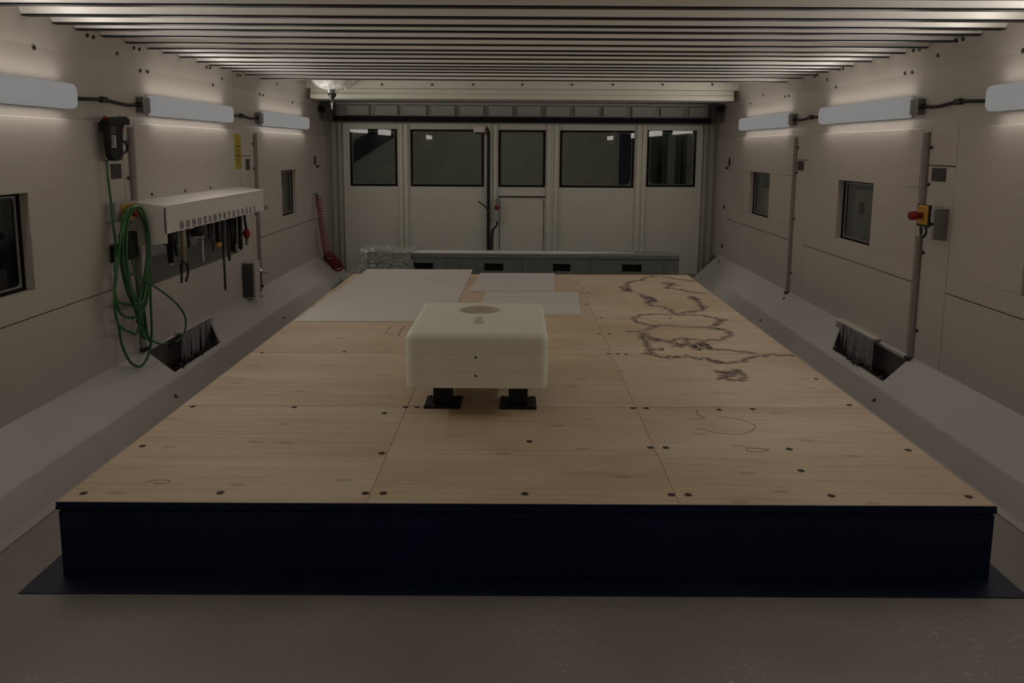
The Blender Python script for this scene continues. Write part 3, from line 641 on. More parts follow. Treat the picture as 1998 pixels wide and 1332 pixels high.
for (x, y) in SCR:
    p = atz(x, y, PT); s_ = sheet_at(p)
    if s_ is None: continue
    r = .016 if y > 780 else .014
    MB().lathe((p.x, p.y, PT-.002), (0, 0, 1), [(0, r), (.0028, r), (.0028, r*.45), (.0022, r*.4), (.0022, 0)], 14).build('screw', 'screwhole', s_)
# water stains, traced over the far right sheets
def zz(pts): return [(1100+x/3.33, 500+y/3.33) for x, y in pts]
ST = [[(520, 140), (580, 128), (640, 132), (700, 142), (760, 150), (850, 165)], [(520, 140), (510, 155), (430, 165), (405, 180), (420, 205), (440, 230)], [(370, 195), (390, 210), (410, 225), (385, 218)],
      [(640, 170), (700, 190), (660, 205), (760, 215), (830, 235), (880, 235), (930, 240)], [(650, 165), (720, 175), (690, 180), (760, 190)],
      [(490, 245), (550, 260), (590, 285), (540, 300), (560, 320), (640, 325), (690, 345), (700, 365), (740, 375), (790, 365), (850, 355), (900, 355), (905, 330), (945, 325)],
      [(500, 255), (540, 275), (560, 300), (600, 300), (570, 275), (530, 262)],
      [(815, 260), (840, 280), (870, 275), (880, 300), (890, 320), (905, 345)], [(830, 270), (850, 262), (870, 285), (845, 290)],
      [(450, 400), (500, 380), (560, 375), (620, 375), (700, 380), (800, 378), (900, 380), (960, 395), (1000, 405), (1050, 410), (1000, 425), (990, 445), (930, 460), (850, 460), (760, 455), (700, 448), (640, 445), (580, 455), (520, 435), (480, 425), (450, 405)],
      [(980, 398), (1010, 408), (1040, 412), (1010, 418)], [(415, 488), (480, 490), (520, 485), (540, 470), (600, 455)],
      [(900, 460), (1000, 470), (1060, 485), (1090, 510), (1070, 520), (1020, 540), (960, 545), (880, 545), (820, 540), (760, 530), (700, 545), (640, 545), (580, 535), (540, 520), (510, 495)],
      [(500, 500), (530, 560), (560, 600), (620, 605), (650, 600)], [(540, 525), (600, 540), (640, 535), (580, 550), (545, 540)],
      [(560, 600), (570, 635), (640, 655), (720, 655), (800, 650), (860, 665), (930, 660), (960, 685), (1040, 690), (1100, 685), (1150, 690), (1200, 660), (1280, 650), (1350, 638)],
      [(950, 672), (990, 680), (1030, 696), (990, 692), (960, 680)], [(1250, 630), (1150, 620), (1050, 605), (980, 600), (900, 600), (850, 605), (830, 575), (780, 545)],
      [(500, 630), (560, 632)], [(1350, 640), (1480, 645), (1530, 655)], [(880, 560), (920, 580), (950, 600), (900, 555), (870, 575), (910, 595)], [(680, 550), (740, 575), (800, 570), (760, 590), (700, 585)],
      [(985, 745), (1060, 755), (1140, 740), (1170, 780), (1155, 810), (1080, 800), (1020, 790), (1060, 770), (1120, 775)], [(1000, 755), (1080, 745), (1120, 760), (1040, 765)]]
rs = random.Random(3)
for s_ in ST:
    P = [atz(x, y, PT+.0003) for x, y in zz(s_)]; Q = []
    for i in range(len(P)-1):
        L_ = (P[i+1]-P[i]).length; k_ = max(2, int(L_/.022))
        for j in range(k_):
            t = j/k_; q = P[i].lerp(P[i+1], t); q = q+V((rs.uniform(-.012, .012), rs.uniform(-.026, .026), 0)); Q.append(q)
    Q.append(P[-1]); Q = [q for q in Q if sheet_at(q) is not None]
    if len(Q) < 3: continue
    o = sheet_at(Q[len(Q)//2])
    MB().ribbon([q-V((0, 0, .0001)) for q in Q], .06, th=.0003, jit=.5).build('stain_halo', 'halo', o)
    MB().ribbon(Q, .021, th=.0006, jit=.7).build('water_stain', 'stain', o, label='dark wavy water stain line')
# pencil strokes and the routed arc
def mark(pts, w_, name='pencil_mark', n=6):
    P = smooth([atz(x, y, PT+.0003) for x, y in pts], n); o = sheet_at(P[len(P)//2])
    if o: MB().ribbon(P, w_, th=.0005, jit=.25).build(name, 'pencil', o)
mark([(776, 636), (764, 636), (758, 643), (752, 650), (766, 651)], .012); mark([(789, 636), (782, 645), (777, 655)], .016); mark([(793, 642), (784, 644)], .016)
mark([(1360, 835), (1400, 844), (1440, 847), (1462, 842), (1473, 834), (1468, 826), (1440, 817), (1400, 812)], .006)
mark([(1360, 658+140), (1362, 795+14), (1375, 806+8), (1369, 812+2)], .01)
mark([(1455, 873), (1475, 874), (1500, 877), (1485, 881), (1462, 880), (1456, 876)], .008)
mark([(283, 940), (305, 936), (330, 937), (325, 942), (300, 943)], .008)
# blue painted border on the floor
m = MB()
o4 = [(-1.918, 2.845), (2.0, 2.887), (2.0, 8.87), (-1.918, 8.78)]; i4 = [(-1.816, 2.968), (1.919, 3.008), (1.919, 8.792), (-1.816, 8.702)]
for j in range(4):
    a, b, c, d = o4[j], o4[(j+1) % 4], i4[(j+1) % 4], i4[j]
    m.prism([(*a, .0), (*b, .0), (*c, .0), (*d, .0)], (0, 0, .004))
m.build('floor_border', 'bluefl', label='dark blue border plate on the floor around the plywood platform', cat='border')
# ------------------------------------------------------------------ white boards lying on the platform
def board(pts, z, label, sag=0):
    n = 14; vs = []; A_, B_, C_, D_ = [V((p[0], p[1], 0)) for p in pts]
    for k_ in (0, 1):
        for i in range(n+1):
            for j in range(n+1):
                u, v = i/n, j/n; p = (A_*(1-u)+B_*u)*(1-v)+(D_*(1-u)+C_*u)*v
                vs.append((p.x, p.y, z+.004*k_))
    N2 = (n+1)**2; fs = []
    for i in range(n):
        for j in range(n):
            a = i*(n+1)+j; q = (a, a+1, a+n+2, a+n+1); fs.append(q[::-1]); fs.append(tuple(N2+k_ for k_ in q))
    rim = [i*(n+1) for i in range(n+1)]+[n*(n+1)+j for j in range(1, n+1)]+[i*(n+1)+n for i in range(n-1, -1, -1)]+[j for j in range(n-1, 0, -1)]
    for i in range(len(rim)): a, b = rim[i], rim[(i+1) % len(rim)]; fs.append((a, b, N2+b, N2+a))
    return MB().add(vs, fs).build('white_board', 'board', label=label, cat='board')
board([(-1.79, 6.265), (-.55, 6.30), (-.512, 9.06), (-1.72, 9.04)], PT+.001, 'large thin white board covering the back left corner of the platform')
board([(-.472, 7.70), (.375, 7.72), (.425, 8.84), (-.41, 8.81)], PT+.001, 'small white board at the back edge, between the large board and the stained sheets')
board([(-.33, 6.58), (.552, 6.60), (.598, 7.68), (-.30, 7.675)], PT+.001, 'small white board directly behind the cream block')
# ------------------------------------------------------------------ cream tooling block on black legs
bk = thing('tooling_block', 'cream rounded block with a round recess, raised on black steel feet', 'block', (-.21, 4.44, PT))
x0, x1, y0, y1 = -.575, .163, 3.985, 4.84; zb0, zt0 = .482, .772; cxb, cyb = (x0+x1)/2, (y0+y1)/2; W_, D_ = x1-x0, y1-y0; FR = .036
def outline(inset, r):
    p = rrect_pts(W_-2*inset, D_-2*inset, max(r, .002), 9); o = []
    for k_ in range(4):
        o += p[k_*10:(k_+1)*10]; a_, b_ = V((*p[k_*10+9], 0)), V((*p[((k_+1)*10) % 40], 0))
        for j in range(1, 13): q_ = a_.lerp(b_, j/13); o.append((q_.x, q_.y))
    return [(cxb+u, cyb+v) for u, v in o]
levels = [(zb0, .004, .040), (zb0+.004, 0, .043)]
for zs in (.568, .664): levels += [(zs-.0022, 0, .043), (zs-.0006, .0024, .041), (zs+.0006, .0024, .041), (zs+.0022, 0, .043)]
for k_ in range(7):
    a = radians(15*k_); levels.append((zt0-FR+FR*sin(a), FR*(1-cos(a)), max(.043-FR*(1-cos(a))*.6, .012)))
vs = []; n = 88
for (z, ins, r) in levels: vs += [(x, y, z) for x, y in outline(ins, r)]
top = outline(FR, .021); cc = V((-.217, 4.60, 0)); R_ = .122
ang = [atan2(y-cc.y, x-cc.x) for x, y in top]
for f_ in (.35, .7): vs += [(cc.x+(R_ + (V((x, y, 0))-cc).length*(1-f_)-R_*(1-f_))*cos(a), cc.y+(R_+(V((x, y, 0))-cc).length*(1-f_)-R_*(1-f_))*sin(a), zt0) for (x, y), a in zip(top, ang)]
for (rad, z) in ((R_+.002, zt0), (R_, zt0-.001), (R_, zt0-.034), (R_*.5, zt0-.034), (.004, zt0-.034)):
    vs += [(cc.x+rad*cos(a), cc.y+rad*sin(a), z) for a in ang]
nl = len(vs)//n; m = MB()
m.add(vs, [(k_*n+j, k_*n+(j+1) % n, (k_+1)*n+(j+1) % n, (k_+1)*n+j) for k_ in range(nl-1) for j in range(n)], False)
m.add(vs[:n]+vs[-n:], [tuple(range(n)), tuple(range(2*n-1, n-1, -1))])
m.build('block_body', 'foam', bk)
for (x, y) in ((928, 697), (928, 733)):
    p = aty(x, y, y0); MB().cyl((p.x, y0-.0008, p.z), (p.x, y0+.01, p.z), .0065, 14).build('dowel_hole', 'screwhole', bk)
MB().lathe((cc.x, cc.y, zt0-.0335), (0, 0, 1), [(0, .1198), (.0315, .1198), (.0315, .1185), (.0015, .1185), (.0015, 0)], 64).build('recess_lining', 'foamin', bk)  # darker lining holds the shade inside the dish as colour
m = MB(); m.box(-.236, -.180, 4.225, 4.300, zt0-.001, zt0+.0015); m.build('pocket_patch', 'foamin', bk, bevel=.001)
MB().box(-.229, -.193, 4.300, 4.405, zt0-.001, zt0+.001).build('pocket_slot', 'foamin', bk, bevel=.001)
for px, py in ((-.400, 4.235), (.012, 4.235), (-.400, 4.66), (.012, 4.66)):
    m = MB(); w2, w3 = .052, .044
    m.box(px-w2, px+w2, py-w2, py+w2, PT+.012, zb0); m.build('foot_post', 'dark', bk, bevel=.006)
    fp = MB().prism([(px-.10, py-.10, PT), (px+.10, py-.10, PT), (px+.10, py+.10, PT), (px-.10, py+.10, PT)], (0, 0, .012)).build('foot_plate', 'dark', bk, bevel=.003)
    if py < 4.5:
        for dx in (-.08, .08):
            for dy in (-.08, .08): MB().lathe((px+dx, py+dy, PT+.012), (0, 0, 1), [(0, .009), (.005, .009), (.006, .006)], 8).build('bolt', 'darkmetal', fp)
# ------------------------------------------------------------------ steel beam behind the platform
YE = 9.42
sb = thing('steel_beam', 'grey galvanised steel beam with rectangular slots behind the platform', 'steel beam', (0, YE, 0))
xl, xr = aty(735, 500, YE).x-.12, aty(1325, 510, YE).x; zt = .462
HO = [(808, 845), (945, 982), (1079, 1113), (1214, 1252)]; zh0, zh1 = .258, .345
m = MB(); x = xl
for a, b in HO:
    xa, xb = aty(a, 518, YE).x, aty(b, 518, YE).x
    m.box(x, xa, YE, YE+.008, 0, zt-.05); m.box(xa, xb, YE, YE+.008, 0, zh0); m.box(xa, xb, YE, YE+.008, zh1, zt-.05); x = xb
m.box(x, xr, YE, YE+.008, 0, zt-.05)
m.build('front_web', 'galv', sb)
B(xl, xr, YE-.02, YE+.34, zt-.05, zt).build('top_flange', 'galv', sb, bevel=.004)
B(xl, xr, YE+.33, YE+.338, 0, zt-.05).build('rear_web', 'galv', sb)
for x in (xl, xr-.008): B(x, x+.008, YE+.009, YE+.329, 0, zt-.051).build('end_plate', 'galv', sb)
B(xl+.01, xr-.01, YE+.012, YE+.325, 0, .22).build('bottom_tray', 'gasket', sb)
for a in (870, 900, 1020, 1150, 1295):
    p = aty(a, 518, YE); B(p.x, p.x+.006, YE-.004, YE, 0, zt-.051).build('seam', 'dull', sb)
st = MB(); xs0, xs1 = aty(765, 494, YE).x, aty(1095, 494, YE).x
st.prism([(xs0, YE-.04, zt+.002), (xs1, YE-.02, zt+.002), (aty(1240, 494, YE).x, YE+.14, zt+.002), (xs1, YE+.2, zt+.002), (xs0, YE+.2, zt+.002)], (0, 0, .012))
st.build('narrow_board', 'white', label='thin pale board lying on top of the slotted steel beam', cat='board', bevel=.002)
# crumpled plastic
def crumple(outline_fn, nx, ny, amp, seed, name, material, label, cat):
    rg = random.Random(seed); vs = []
    for j in range(ny+1):
        for i in range(nx+1):
            p = outline_fn(i/nx, j/ny); vs.append(p+V((rg.uniform(-amp, amp), rg.uniform(-amp, amp), rg.uniform(-amp*.6, amp*.9))))
    fs = [(j*(nx+1)+i, j*(nx+1)+i+1, (j+1)*(nx+1)+i+1, (j+1)*(nx+1)+i) for j in range(ny) for i in range(nx)]
    m = MB(); m.add(vs, fs, False); o = m.build(name, material, label=label, cat=cat)
    so = o.modifiers.new('solid', 'SOLIDIFY'); so.thickness = .002
    return o
def bw(u, v):   # draped over the end of the steel beam and hanging down its front
    a = aty(704+u*105, 489, YE); x = a.x
    if v < .35: t = v/.35; return V((x, YE+.36-.42*t, zt+.03+.02*sin(7*u)+.012))
    t = (v-.35)/.65; return V((x+.03*sin(5*t+u*4)-.05*t*(1-u), YE-.06-.05*t, zt+.025-t*.36))
crumple(bw, 26, 22, .011, 2, 'plastic_film', 'film', 'crumpled clear plastic film draped over the left end of the steel beam', 'plastic film')
def bw2(u, v):
    x = -2.16+.27*u; y = 9.0+.75*v; return V((x, y, .05+.08*sin(pi*u)+.03*sin(9*v)+.13*u))
crumple(bw2, 12, 20, .02, 8, 'plastic_film', 'film', 'crumpled pale plastic film in the corner beside the red hose', 'plastic film')
# ------------------------------------------------------------------ tool cabinet on the left wall
XC = -2.37
tcab = thing('tool_cabinet', 'white wall hood with a row of numbered tool labels on the left wall', 'tool cabinet', (XL, 6.3, 1.03))
ya, yb = atx(322, 402, XC).y, atx(515, 372, XC).y
zt1, zf = 1.316, 1.125; zw = 1.342; t = .012
MB().hexa([(XL, ya, zw-t), (XC, ya, zt1-t), (XC, yb, zt1-t), (XL, yb, zw-t), (XL, ya, zw), (XC, ya, zt1), (XC, yb, zt1), (XL, yb, zw)]).build('top_plate', 'white', tcab, bevel=.003)
B(XC-t, XC, ya, yb, zf, zt1-t*.9).build('front_plate', 'white', tcab, bevel=.002)
B(XC-.035, XC-t, ya+.015, yb, zf, zf+.010).build('front_lip', 'white', tcab)
MB().prism([(XL, ya, 1.035), (XC, ya, 1.06), (XC, ya, zt1-t*.9), (XL, ya, zw-t)], (0, t, 0)).build('near_end_plate', 'white', tcab, bevel=.002)
MB().prism([(XL, yb-t, 1.10), (XC, yb-t, zf), (XC, yb-t, zt1-t*.9), (XL, yb-t, zw-t)], (0, t, 0)).build('far_end_plate', 'white', tcab, bevel=.002)
B(XC-.16, XC+.0, yb, yb+.10, 1.125, 1.16).build('end_bracket', 'dull', tcab)
for x, y in ((296, 379), (361, 372), (410, 366)):
    p = atx(x, y, XL); MB().cyl((XL, p.y, p.z), (XL+.006, p.y, p.z), .011, 10).build('bolt', 'darkmetal', tcab)
LX = [(354, 439), (366, 437), (378, 434), (389, 433), (400, 429), (410, 427), (419, 425), (429, 422.5), (438, 420.5), (447, 418.5), (456, 416.5), (464.5, 415), (473, 413), (481, 411), (488.5, 409.5), (496.5, 408)]
for i, (x, y) in enumerate(LX):
    p = atx(x, y, XC); s_ = .030
    lb = B(XC, XC+.0012, p.y-s_, p.y+s_, p.z-.030, p.z+.030).build('number_label', 'label', tcab)
    tx = text('number', str(16-i), .068, (XC+.0016, p.y, p.z), (0, -1, 0), (0, 0, 1), 'ink', lb)
    tx.data.transform(Matrix.Translation(-(V((XC+.0016, p.y, p.z))-ORG[lb.name]))); tx.data.transform(Matrix.Rotation(pi, 4, 'Z')); tx.data.transform(Matrix.Translation(V((XC+.0016, p.y, p.z))-ORG[lb.name]))
# tool holders hanging below the hood
XT = -2.46
TOOLS = [('chuck', 334, 520, 'large black drill chuck with a pale tip, nearest the cabinet end', .042),
         ('drill', 345, 500, 'thin black drill bit hanging just right of the large black chuck', .016),
         ('clamp', 359, 512, 'tan shank tool with black open jaws below it', .017),
         ('cutter', 369, 482, 'stubby black cutter with a silver collar, right of the tan shank', .024),
         ('comb', 383, 484, 'wide black cutter head with a row of bright teeth', .030),
         ('drill', 396, 512, 'pale thin rod with a red collar, left of the round black holder', .012),
         ('cutter', 409, 466, 'round bodied black holder with a thin drill, middle of the row', .022),
         ('drill', 416, 492, 'thin dark drill behind the round bodied holder', .007),
         ('tip', 426, 482, 'dark tool with an orange ball tip', .020),
         ('long', 440, 567, 'longest drill, hanging far below the others', .010),
         ('drill', 448, 510, 'dark pointed drill right of the longest one', .012),
         ('cutter', 455, 468, 'short silver collared tool right of the pointed drill', .016),
         ('drill', 461, 476, 'slim black tool left of the long black bar', .012),
         ('bar', 470, 488, 'straight black bar tool near the far end of the row', .019)]
for (kd, x, y, lab, r) in TOOLS:
    b = atx(x, y, XT); cen = atx(x, 455, XT); yq = b.y; zb1 = b.z; zt2 = 1.24
    xq = XT
    t = thing('tool_holder', lab, 'tool', (xq, yq, zb1), 'tools hanging under the hood')
    MB().lathe((xq, yq, zt2), (0, 0, -1), [(0, .016), (.03, .018), (.035, .034), (.075, .034), (.078, .022)], 14).build('taper', 'darkmetal', t)
    z_ = zt2-.078
    if kd == 'chuck':
        MB().lathe((xq, yq, z_), (0, 0, -1), [(0, .030), (.03, .034), (.035, .056), (.13, .058), (.14, .036), (.145, .024), (z_-zb1-.03, .018)], 18).build('chuck_body', 'dark', t)
        MB().lathe((xq, yq, zb1+.03), (0, 0, -1), [(0, .010), (.018, .012), (.03, .003)], 12).build('tip', 'steel', t)
    elif kd == 'clamp':
        MB().lathe((xq, yq, z_), (0, 0, -1), [(0, .018), (.01, .019), (z_-zb1, .019)], 14).build('shank', 'tan', t)
        for s_ in (-1, 1):
            MB().tube(smooth([(xq, yq, zb1+.02), (xq, yq+.05*s_+.01, zb1-.02), (xq+.02, yq+.055*s_-.04, zb1-.08), (xq+.03, yq+.04*s_-.09, zb1-.13)]), [.014]*12+[.009]*13, 8).build('jaw', 'darkmetal', t)
    elif kd == 'comb':
        MB().lathe((xq, yq, z_), (0, 0, -1), [(0, .02), (.03, .03), (.035, .062), (.12, .062), (.125, .05)], 20).build('cutter_head', 'dark', t)
        for q in range(7):
            a = pi*q/6-pi/2; cx2, cy2 = xq+.052*cos(a), yq+.052*sin(a)
            MB().cyl((cx2, cy2, z_-.12), (cx2, cy2, z_-.155), .007, 8, .003).build('tooth', 'steel', t)
    elif kd == 'tip':
        MB().lathe((xq, yq, z_), (0, 0, -1), [(0, .018), (z_-zb1-.05, .020), (z_-zb1-.04, .012)], 14).build('body', 'dark', t)
        MB().lathe((xq, yq, zb1+.045), (0, 0, -1), [(0, .01), (.01, .024), (.025, .03), (.04, .024), (.05, .008)], 16).build('ball_tip', 'orange', t)
    elif kd == 'cutter':
        MB().lathe((xq, yq, z_), (0, 0, -1), [(0, r*1.3), (.02, r*1.4), (.03, r*1.6), (.06, r*1.6), (.065, r*.9)], 16).build('collar', 'dull' if 'silver' in lab else 'dark', t)
        MB().lathe((xq, yq, z_-.06), (0, 0, -1), [(0, r*.7), (max(.02, z_-.06-zb1), r*.4)], 12).build('bit', 'darkmetal', t)
    else:
        cm = 'label' if 'pale' in lab else ('dark' if kd == 'bar' else 'darkmetal')
        MB().lathe((xq, yq, z_), (0, 0, -1), [(0, .02), (.04, .02), (.045, r*1.3)], 12).build('collar', 'red' if 'red' in lab else 'dark', t)
        MB().lathe((xq, yq, z_-.04), (0, 0, -1), [(0, r), (z_-.04-zb1-.02, r), (z_-.04-zb1, r*.3)], 10).build('bit', cm, t)
# red tag hanging at the far end
p = atx(481, 455, XT+.02)
rt = thing('red_tag', 'red hanging lever at the far end of the tool row', 'lever', (XT+.02, p.y, p.z-.06))
MB().lathe((XT+.02, p.y, p.z+.045), (0, 0, -1), [(0, .012), (.02, .024), (.045, .038), (.07, .028), (.10, .010)], 14).build('handle', 'red', rt)
MB().tube(smooth([(XT+.02, p.y, p.z+.04), (XT+.015, p.y-.01, p.z+.10), (XT, p.y-.01, 1.24)]), .012, 8).build('stem', 'dark', rt)
MB().lathe((XT+.02, p.y, p.z-.05), (0, 0, -1), [(0, .014), (.04, .012), (.05, .02), (.06, .004)], 12).build('nozzle', 'dull', rt)
# grey box under the cabinet
pa = atx(473, 507, XL+.13); 
gb = thing('junction_box', 'tall narrow grey box on the left wall below the tool row', 'box', (XL+.06, 7.45, .27))
yq0 = atx(489, 520, XL).y-.12; B(XL, XL+.11, yq0-.12, yq0+.02, .275, .625).build('box_body', 'wall', gb, bevel=.006)
B(XL+.11, XL+.122, yq0-.125, yq0+.025, .27, .63).build('box_lid', 'wall', gb, bevel=.004)
B(XL+.005, XL+.10, yq0-.128, yq0-.12, .29, .61).build('side_grille', 'grille', gb)
# air gun hanging from the second rail
g0 = atx(507, 528, XL+.06)
ag = thing('air_gun', 'small chrome and black air gun hanging below the far left rail', 'air gun', (XL+.05, g0.y, .27))
MB().lathe((XL+.06, g0.y, g0.z+.03), (0, 0, -1), [(0, .015), (.01, .03), (.05, .032), (.07, .018)], 14).build('gun_body', 'steel', ag)
MB().tube(smooth([(XL+.06, g0.y, g0.z), (XL+.08, g0.y-.06, g0.z-.03), (XL+.09, g0.y-.09, g0.z-.08)]), .014, 8).build('trigger_lever', 'darkmetal', ag)
MB().cyl((XL+.06, g0.y, g0.z-.02), (XL+.05, g0.y+.01, .28), .022, 12, .016).build('grip', 'dark', ag)
MB().cyl((XL+.06, g0.y, g0.z-.01), (XL+.12, g0.y+.05, g0.z-.03), .008, 8).build('nozzle', 'steel', ag)
# yellow sign
ys0 = atx(457, 264, XL+.004).y; ys1 = atx(472, 330, XL+.004).y
sg_ = thing('warning_sign', 'narrow yellow text sign on the left wall above the tool cabinet', 'sign', (XL, (ys0+ys1)/2, 1.50))
B(XL, XL+.004, ys0, ys1, 1.505, 1.825).build('sign_plate', 'sign', sg_)
for z in (1.715, 1.63): B(XL+.004, XL+.0048, ys0+.005, ys1-.012, z-.006, z+.006).build('heading_bar', 'signink', sg_)
m = MB(); rg = random.Random(9)
for z in (1.77, 1.755, 1.69, 1.677, 1.665, 1.652, 1.61, 1.598, 1.586, 1.574, 1.562, 1.55, 1.538):
    y = ys0+.03
    while y < ys1-.04: l = rg.uniform(.01, .03); m.box(XL+.004, XL+.0045, y, min(y+l, ys1-.03), z-.002, z+.002); y += l+.006
m.build('small_print', 'signink', sg_)
# dark square grilles on the column covers
GR = [(-1, XL, (215, 320), (237, 348), 'left wall, behind the green hose'), (-1, XL, (479, 310), (487, 331), 'left wall, beside the yellow sign'), (1, XR, (1820, 327), (1845, 355), 'right wall, above the red stop button'), (1, XR, (1557, 314), (1568, 333), 'right wall, far column')]
for (sg, X, a, b, lab) in GR:
    A_ = atx(*a, X); B_ = atx(*b, X); ya_, yb_ = sorted((A_.y, B_.y)); z1_, z0_ = max(A_.z, B_.z), min(A_.z, B_.z)
    g = thing('vent_grille', 'small dark square vent grille on the '+lab, 'vent grille', (X, (ya_+yb_)/2, z0_))
    B(X, X-.004*sg, ya_, yb_, z0_, z1_).build('grille_plate', 'grille', g)
    for k_ in range(6):
        z = z0_+(k_+.5)*(z1_-z0_)/6; B(X-.004*sg, X-.008*sg, ya_+.006, yb_-.006, z-.003, z+.003).build('louvre', 'grille', g)
# ------------------------------------------------------------------ handset hanging on the left wall
XH = XL+.05
def hp(x, y, d=0): return atx(x, y, XH+d)
hs = thing('control_handset', 'black hand held control unit with a loop cord high on the left wall', 'control handset', (XH, hp(222, 310).y, 1.58))
out = [(199, 236), (206, 236), (226, 236), (228, 250), (227, 290), (229, 300), (226, 309), (219, 314), (210, 313), (205, 306), (202, 280)]
m = MB(); A_ = [hp(*q) for q in out]; m.prism(A_, (.045, 0, 0)); m.build('body', 'dark', hs, bevel=.008)
m = MB(); A_ = [hp(*q) for q in [(194, 234), (196, 242), (200, 243), (238, 244), (237, 232), (231, 227), (212, 228), (200, 231)]]; m.prism(A_, (.055, 0, 0)); m.build('hanger_hook', 'dark', hs, bevel=.006)
MB().tube(smooth([hp(232, 230, .03), hp(237, 238, .03), hp(237, 248, .03), hp(232, 255, .03)]), .016, 8).build('hook_tip', 'dark', hs)
B(XH+.045, XH+.052, hp(216, 250, .045).y, hp(224, 250, .045).y, hp(220, 262, .045).z, hp(220, 247, .045).z).build('screen', 'grille', hs)
B(XH+.045, XH+.050, hp(216, 250, .045).y, hp(223.5, 250, .045).y, hp(220, 288, .045).z, hp(220, 264, .045).z).build('button_panel', 'label', hs)
for yq in (268, 273, 278, 283): q = hp(219.5, yq, .05); B(XH+.05, XH+.053, q.y-.018, q.y+.018, q.z-.004, q.z+.004).build('button_row', 'grille', hs)
q = hp(206, 229, .03); MB().lathe((q.x, q.y, q.z-.01), (0, 0, 1), [(0, .016), (.012, .016), (.018, .008)], 12).build('stop_button', 'red', hs)
q = hp(232, 252, .03); MB().lathe((q.x, q.y, q.z), (1, 0, 0), [(0, .010), (.02, .010)], 10).build('side_button', 'red', hs)
MB().tube(smooth([hp(227, 266, .02), hp(236, 272, .025), hp(246, 280, .02), hp(249, 288, .015), hp(246, 296, .015), hp(238, 298, .02), hp(229, 295, .02)]), .009, 8).build('cord_loop', 'dark', hs)
B(XL, XH+.005, hp(212, 240).y-.03, hp(212, 240).y+.05, 1.80, 1.86).build('wall_bracket', 'darkmetal', hs)
# ------------------------------------------------------------------ emergency stop behind the hose
XE = XL+.07
a = atx(226, 397, XE); b = atx(250, 430, XE)
es = thing('stop_button_box', 'grey and yellow emergency stop box half hidden by the green hose', 'emergency stop', (XL, (a.y+b.y)/2, b.z))
B(XL, XE, a.y, b.y+.14, b.z, a.z).build('enclosure', 'grey', es, bevel=.006)
B(XE, XE+.008, a.y+.06, b.y+.12, b.z+.01, a.z-.01).build('yellow_plate', 'yellow', es, bevel=.003)
q = V((XE, (a.y+b.y)/2+.11, (a.z+b.z)/2)); MB().lathe(q, (1, 0, 0), [(0, .016), (.02, .016), (.022, .034), (.035, .038), (.045, .03), (.048, .01)], 18).build('mushroom_button', 'red', es)
MB().cyl(q+V((0, 0, -.09)), q+V((.012, 0, -.09)), .014, 12).build('key_switch', 'steel', es)
# black socket brackets behind the hose
bb = thing('hose_bracket', 'black plastic holder behind the coiled green hose', 'bracket', (XL, 5.2, .95))
a = atx(228, 478, XL+.05); b = atx(240, 510, XL+.05); B(XL, XL+.05, a.y, b.y, b.z, a.z).build('lower_block', 'dark', bb, bevel=.008)
a = atx(252, 460, XL+.07); b = atx(272, 502, XL+.07); B(XL, XL+.07, a.y, b.y, b.z, a.z+.02).build('upper_block', 'dark', bb, bevel=.010)
B(XL, XL+.012, atx(228, 478, XL).y, atx(272, 502, XL).y, 1.0, 1.05).build('mounting_strip', 'darkmetal', bb)
MB().cyl((XL, atx(262, 404, XL).y, atx(262, 404, XL).z), (XL+.13, atx(262, 404, XL).y-.0, atx(262, 404, XL).z+.01), .012, 10).build('hose_peg', 'darkmetal', bb)
# green hose: hanging line, coil loops, loose loop
def hw(x, y, d): return atx(x, y, XL+d)
gh = thing('green_hose', 'coiled green rubber hose hanging on the left wall, loops reaching the skirt', 'hose', hw(262, 600, .1))
lead = [hw(208, 312, .04), hw(211, 350, .05), hw(216, 390, .05), hw(221, 440, .06), hw(226, 480, .07), hw(224, 530, .08)]
MB().tube(smooth(lead), .008, 8).build('lead_in', 'green', gh)
# loops as (left x, right x, top y, bottom y) as they hang
LP = [(222, 292, 404, 582, .10), (226, 289, 406, 600, .11), (232, 286, 408, 640, .12), (240, 284, 411, 660, .09), (224, 290, 405, 560, .13), (236, 292, 407, 620, .10), (228, 282, 410, 590, .12), (244, 293, 409, 680, .11), (230, 288, 405, 545, .135)]
LPS = [
 [(262, 404), (244, 425), (232, 480), (226, 540), (225, 580), (234, 590), (250, 594), (262, 596), (278, 588), (288, 560), (291, 500), (286, 440), (275, 408)],
 [(264, 405), (248, 420), (238, 470), (228, 530), (225, 570), (232, 605), (246, 618), (262, 619), (276, 610), (288, 580), (292, 510), (288, 450), (278, 410)],
 [(263, 403), (246, 416), (236, 460), (229, 520), (224, 580), (227, 620), (236, 638), (252, 647), (268, 648), (275, 600), (284, 540), (290, 480), (284, 430), (274, 406)],
 [(266, 407), (250, 430), (246, 480), (250, 540), (262, 590), (276, 640), (284, 660), (276, 650), (270, 600), (280, 550), (288, 490), (283, 440)],
 [(262, 404), (247, 424), (240, 470), (236, 510), (246, 560), (262, 600), (274, 640), (285, 655), (292, 664), (284, 640), (282, 580), (292, 520), (290, 460), (280, 412)],
 [(262, 402), (243, 418), (234, 470), (226, 530), (224, 590), (232, 640), (238, 672), (252, 703), (268, 715), (280, 710), (291, 688), (296, 650), (294, 590), (292, 520), (288, 450), (276, 408)],
 [(265, 405), (252, 425), (247, 470), (249, 520), (256, 560), (270, 590), (280, 585), (288, 540), (289, 480), (284, 430)],
 [(263, 404), (250, 415), (241, 450), (240, 500), (248, 548), (262, 580), (278, 586), (286, 545), (292, 500), (288, 440), (276, 407)]]
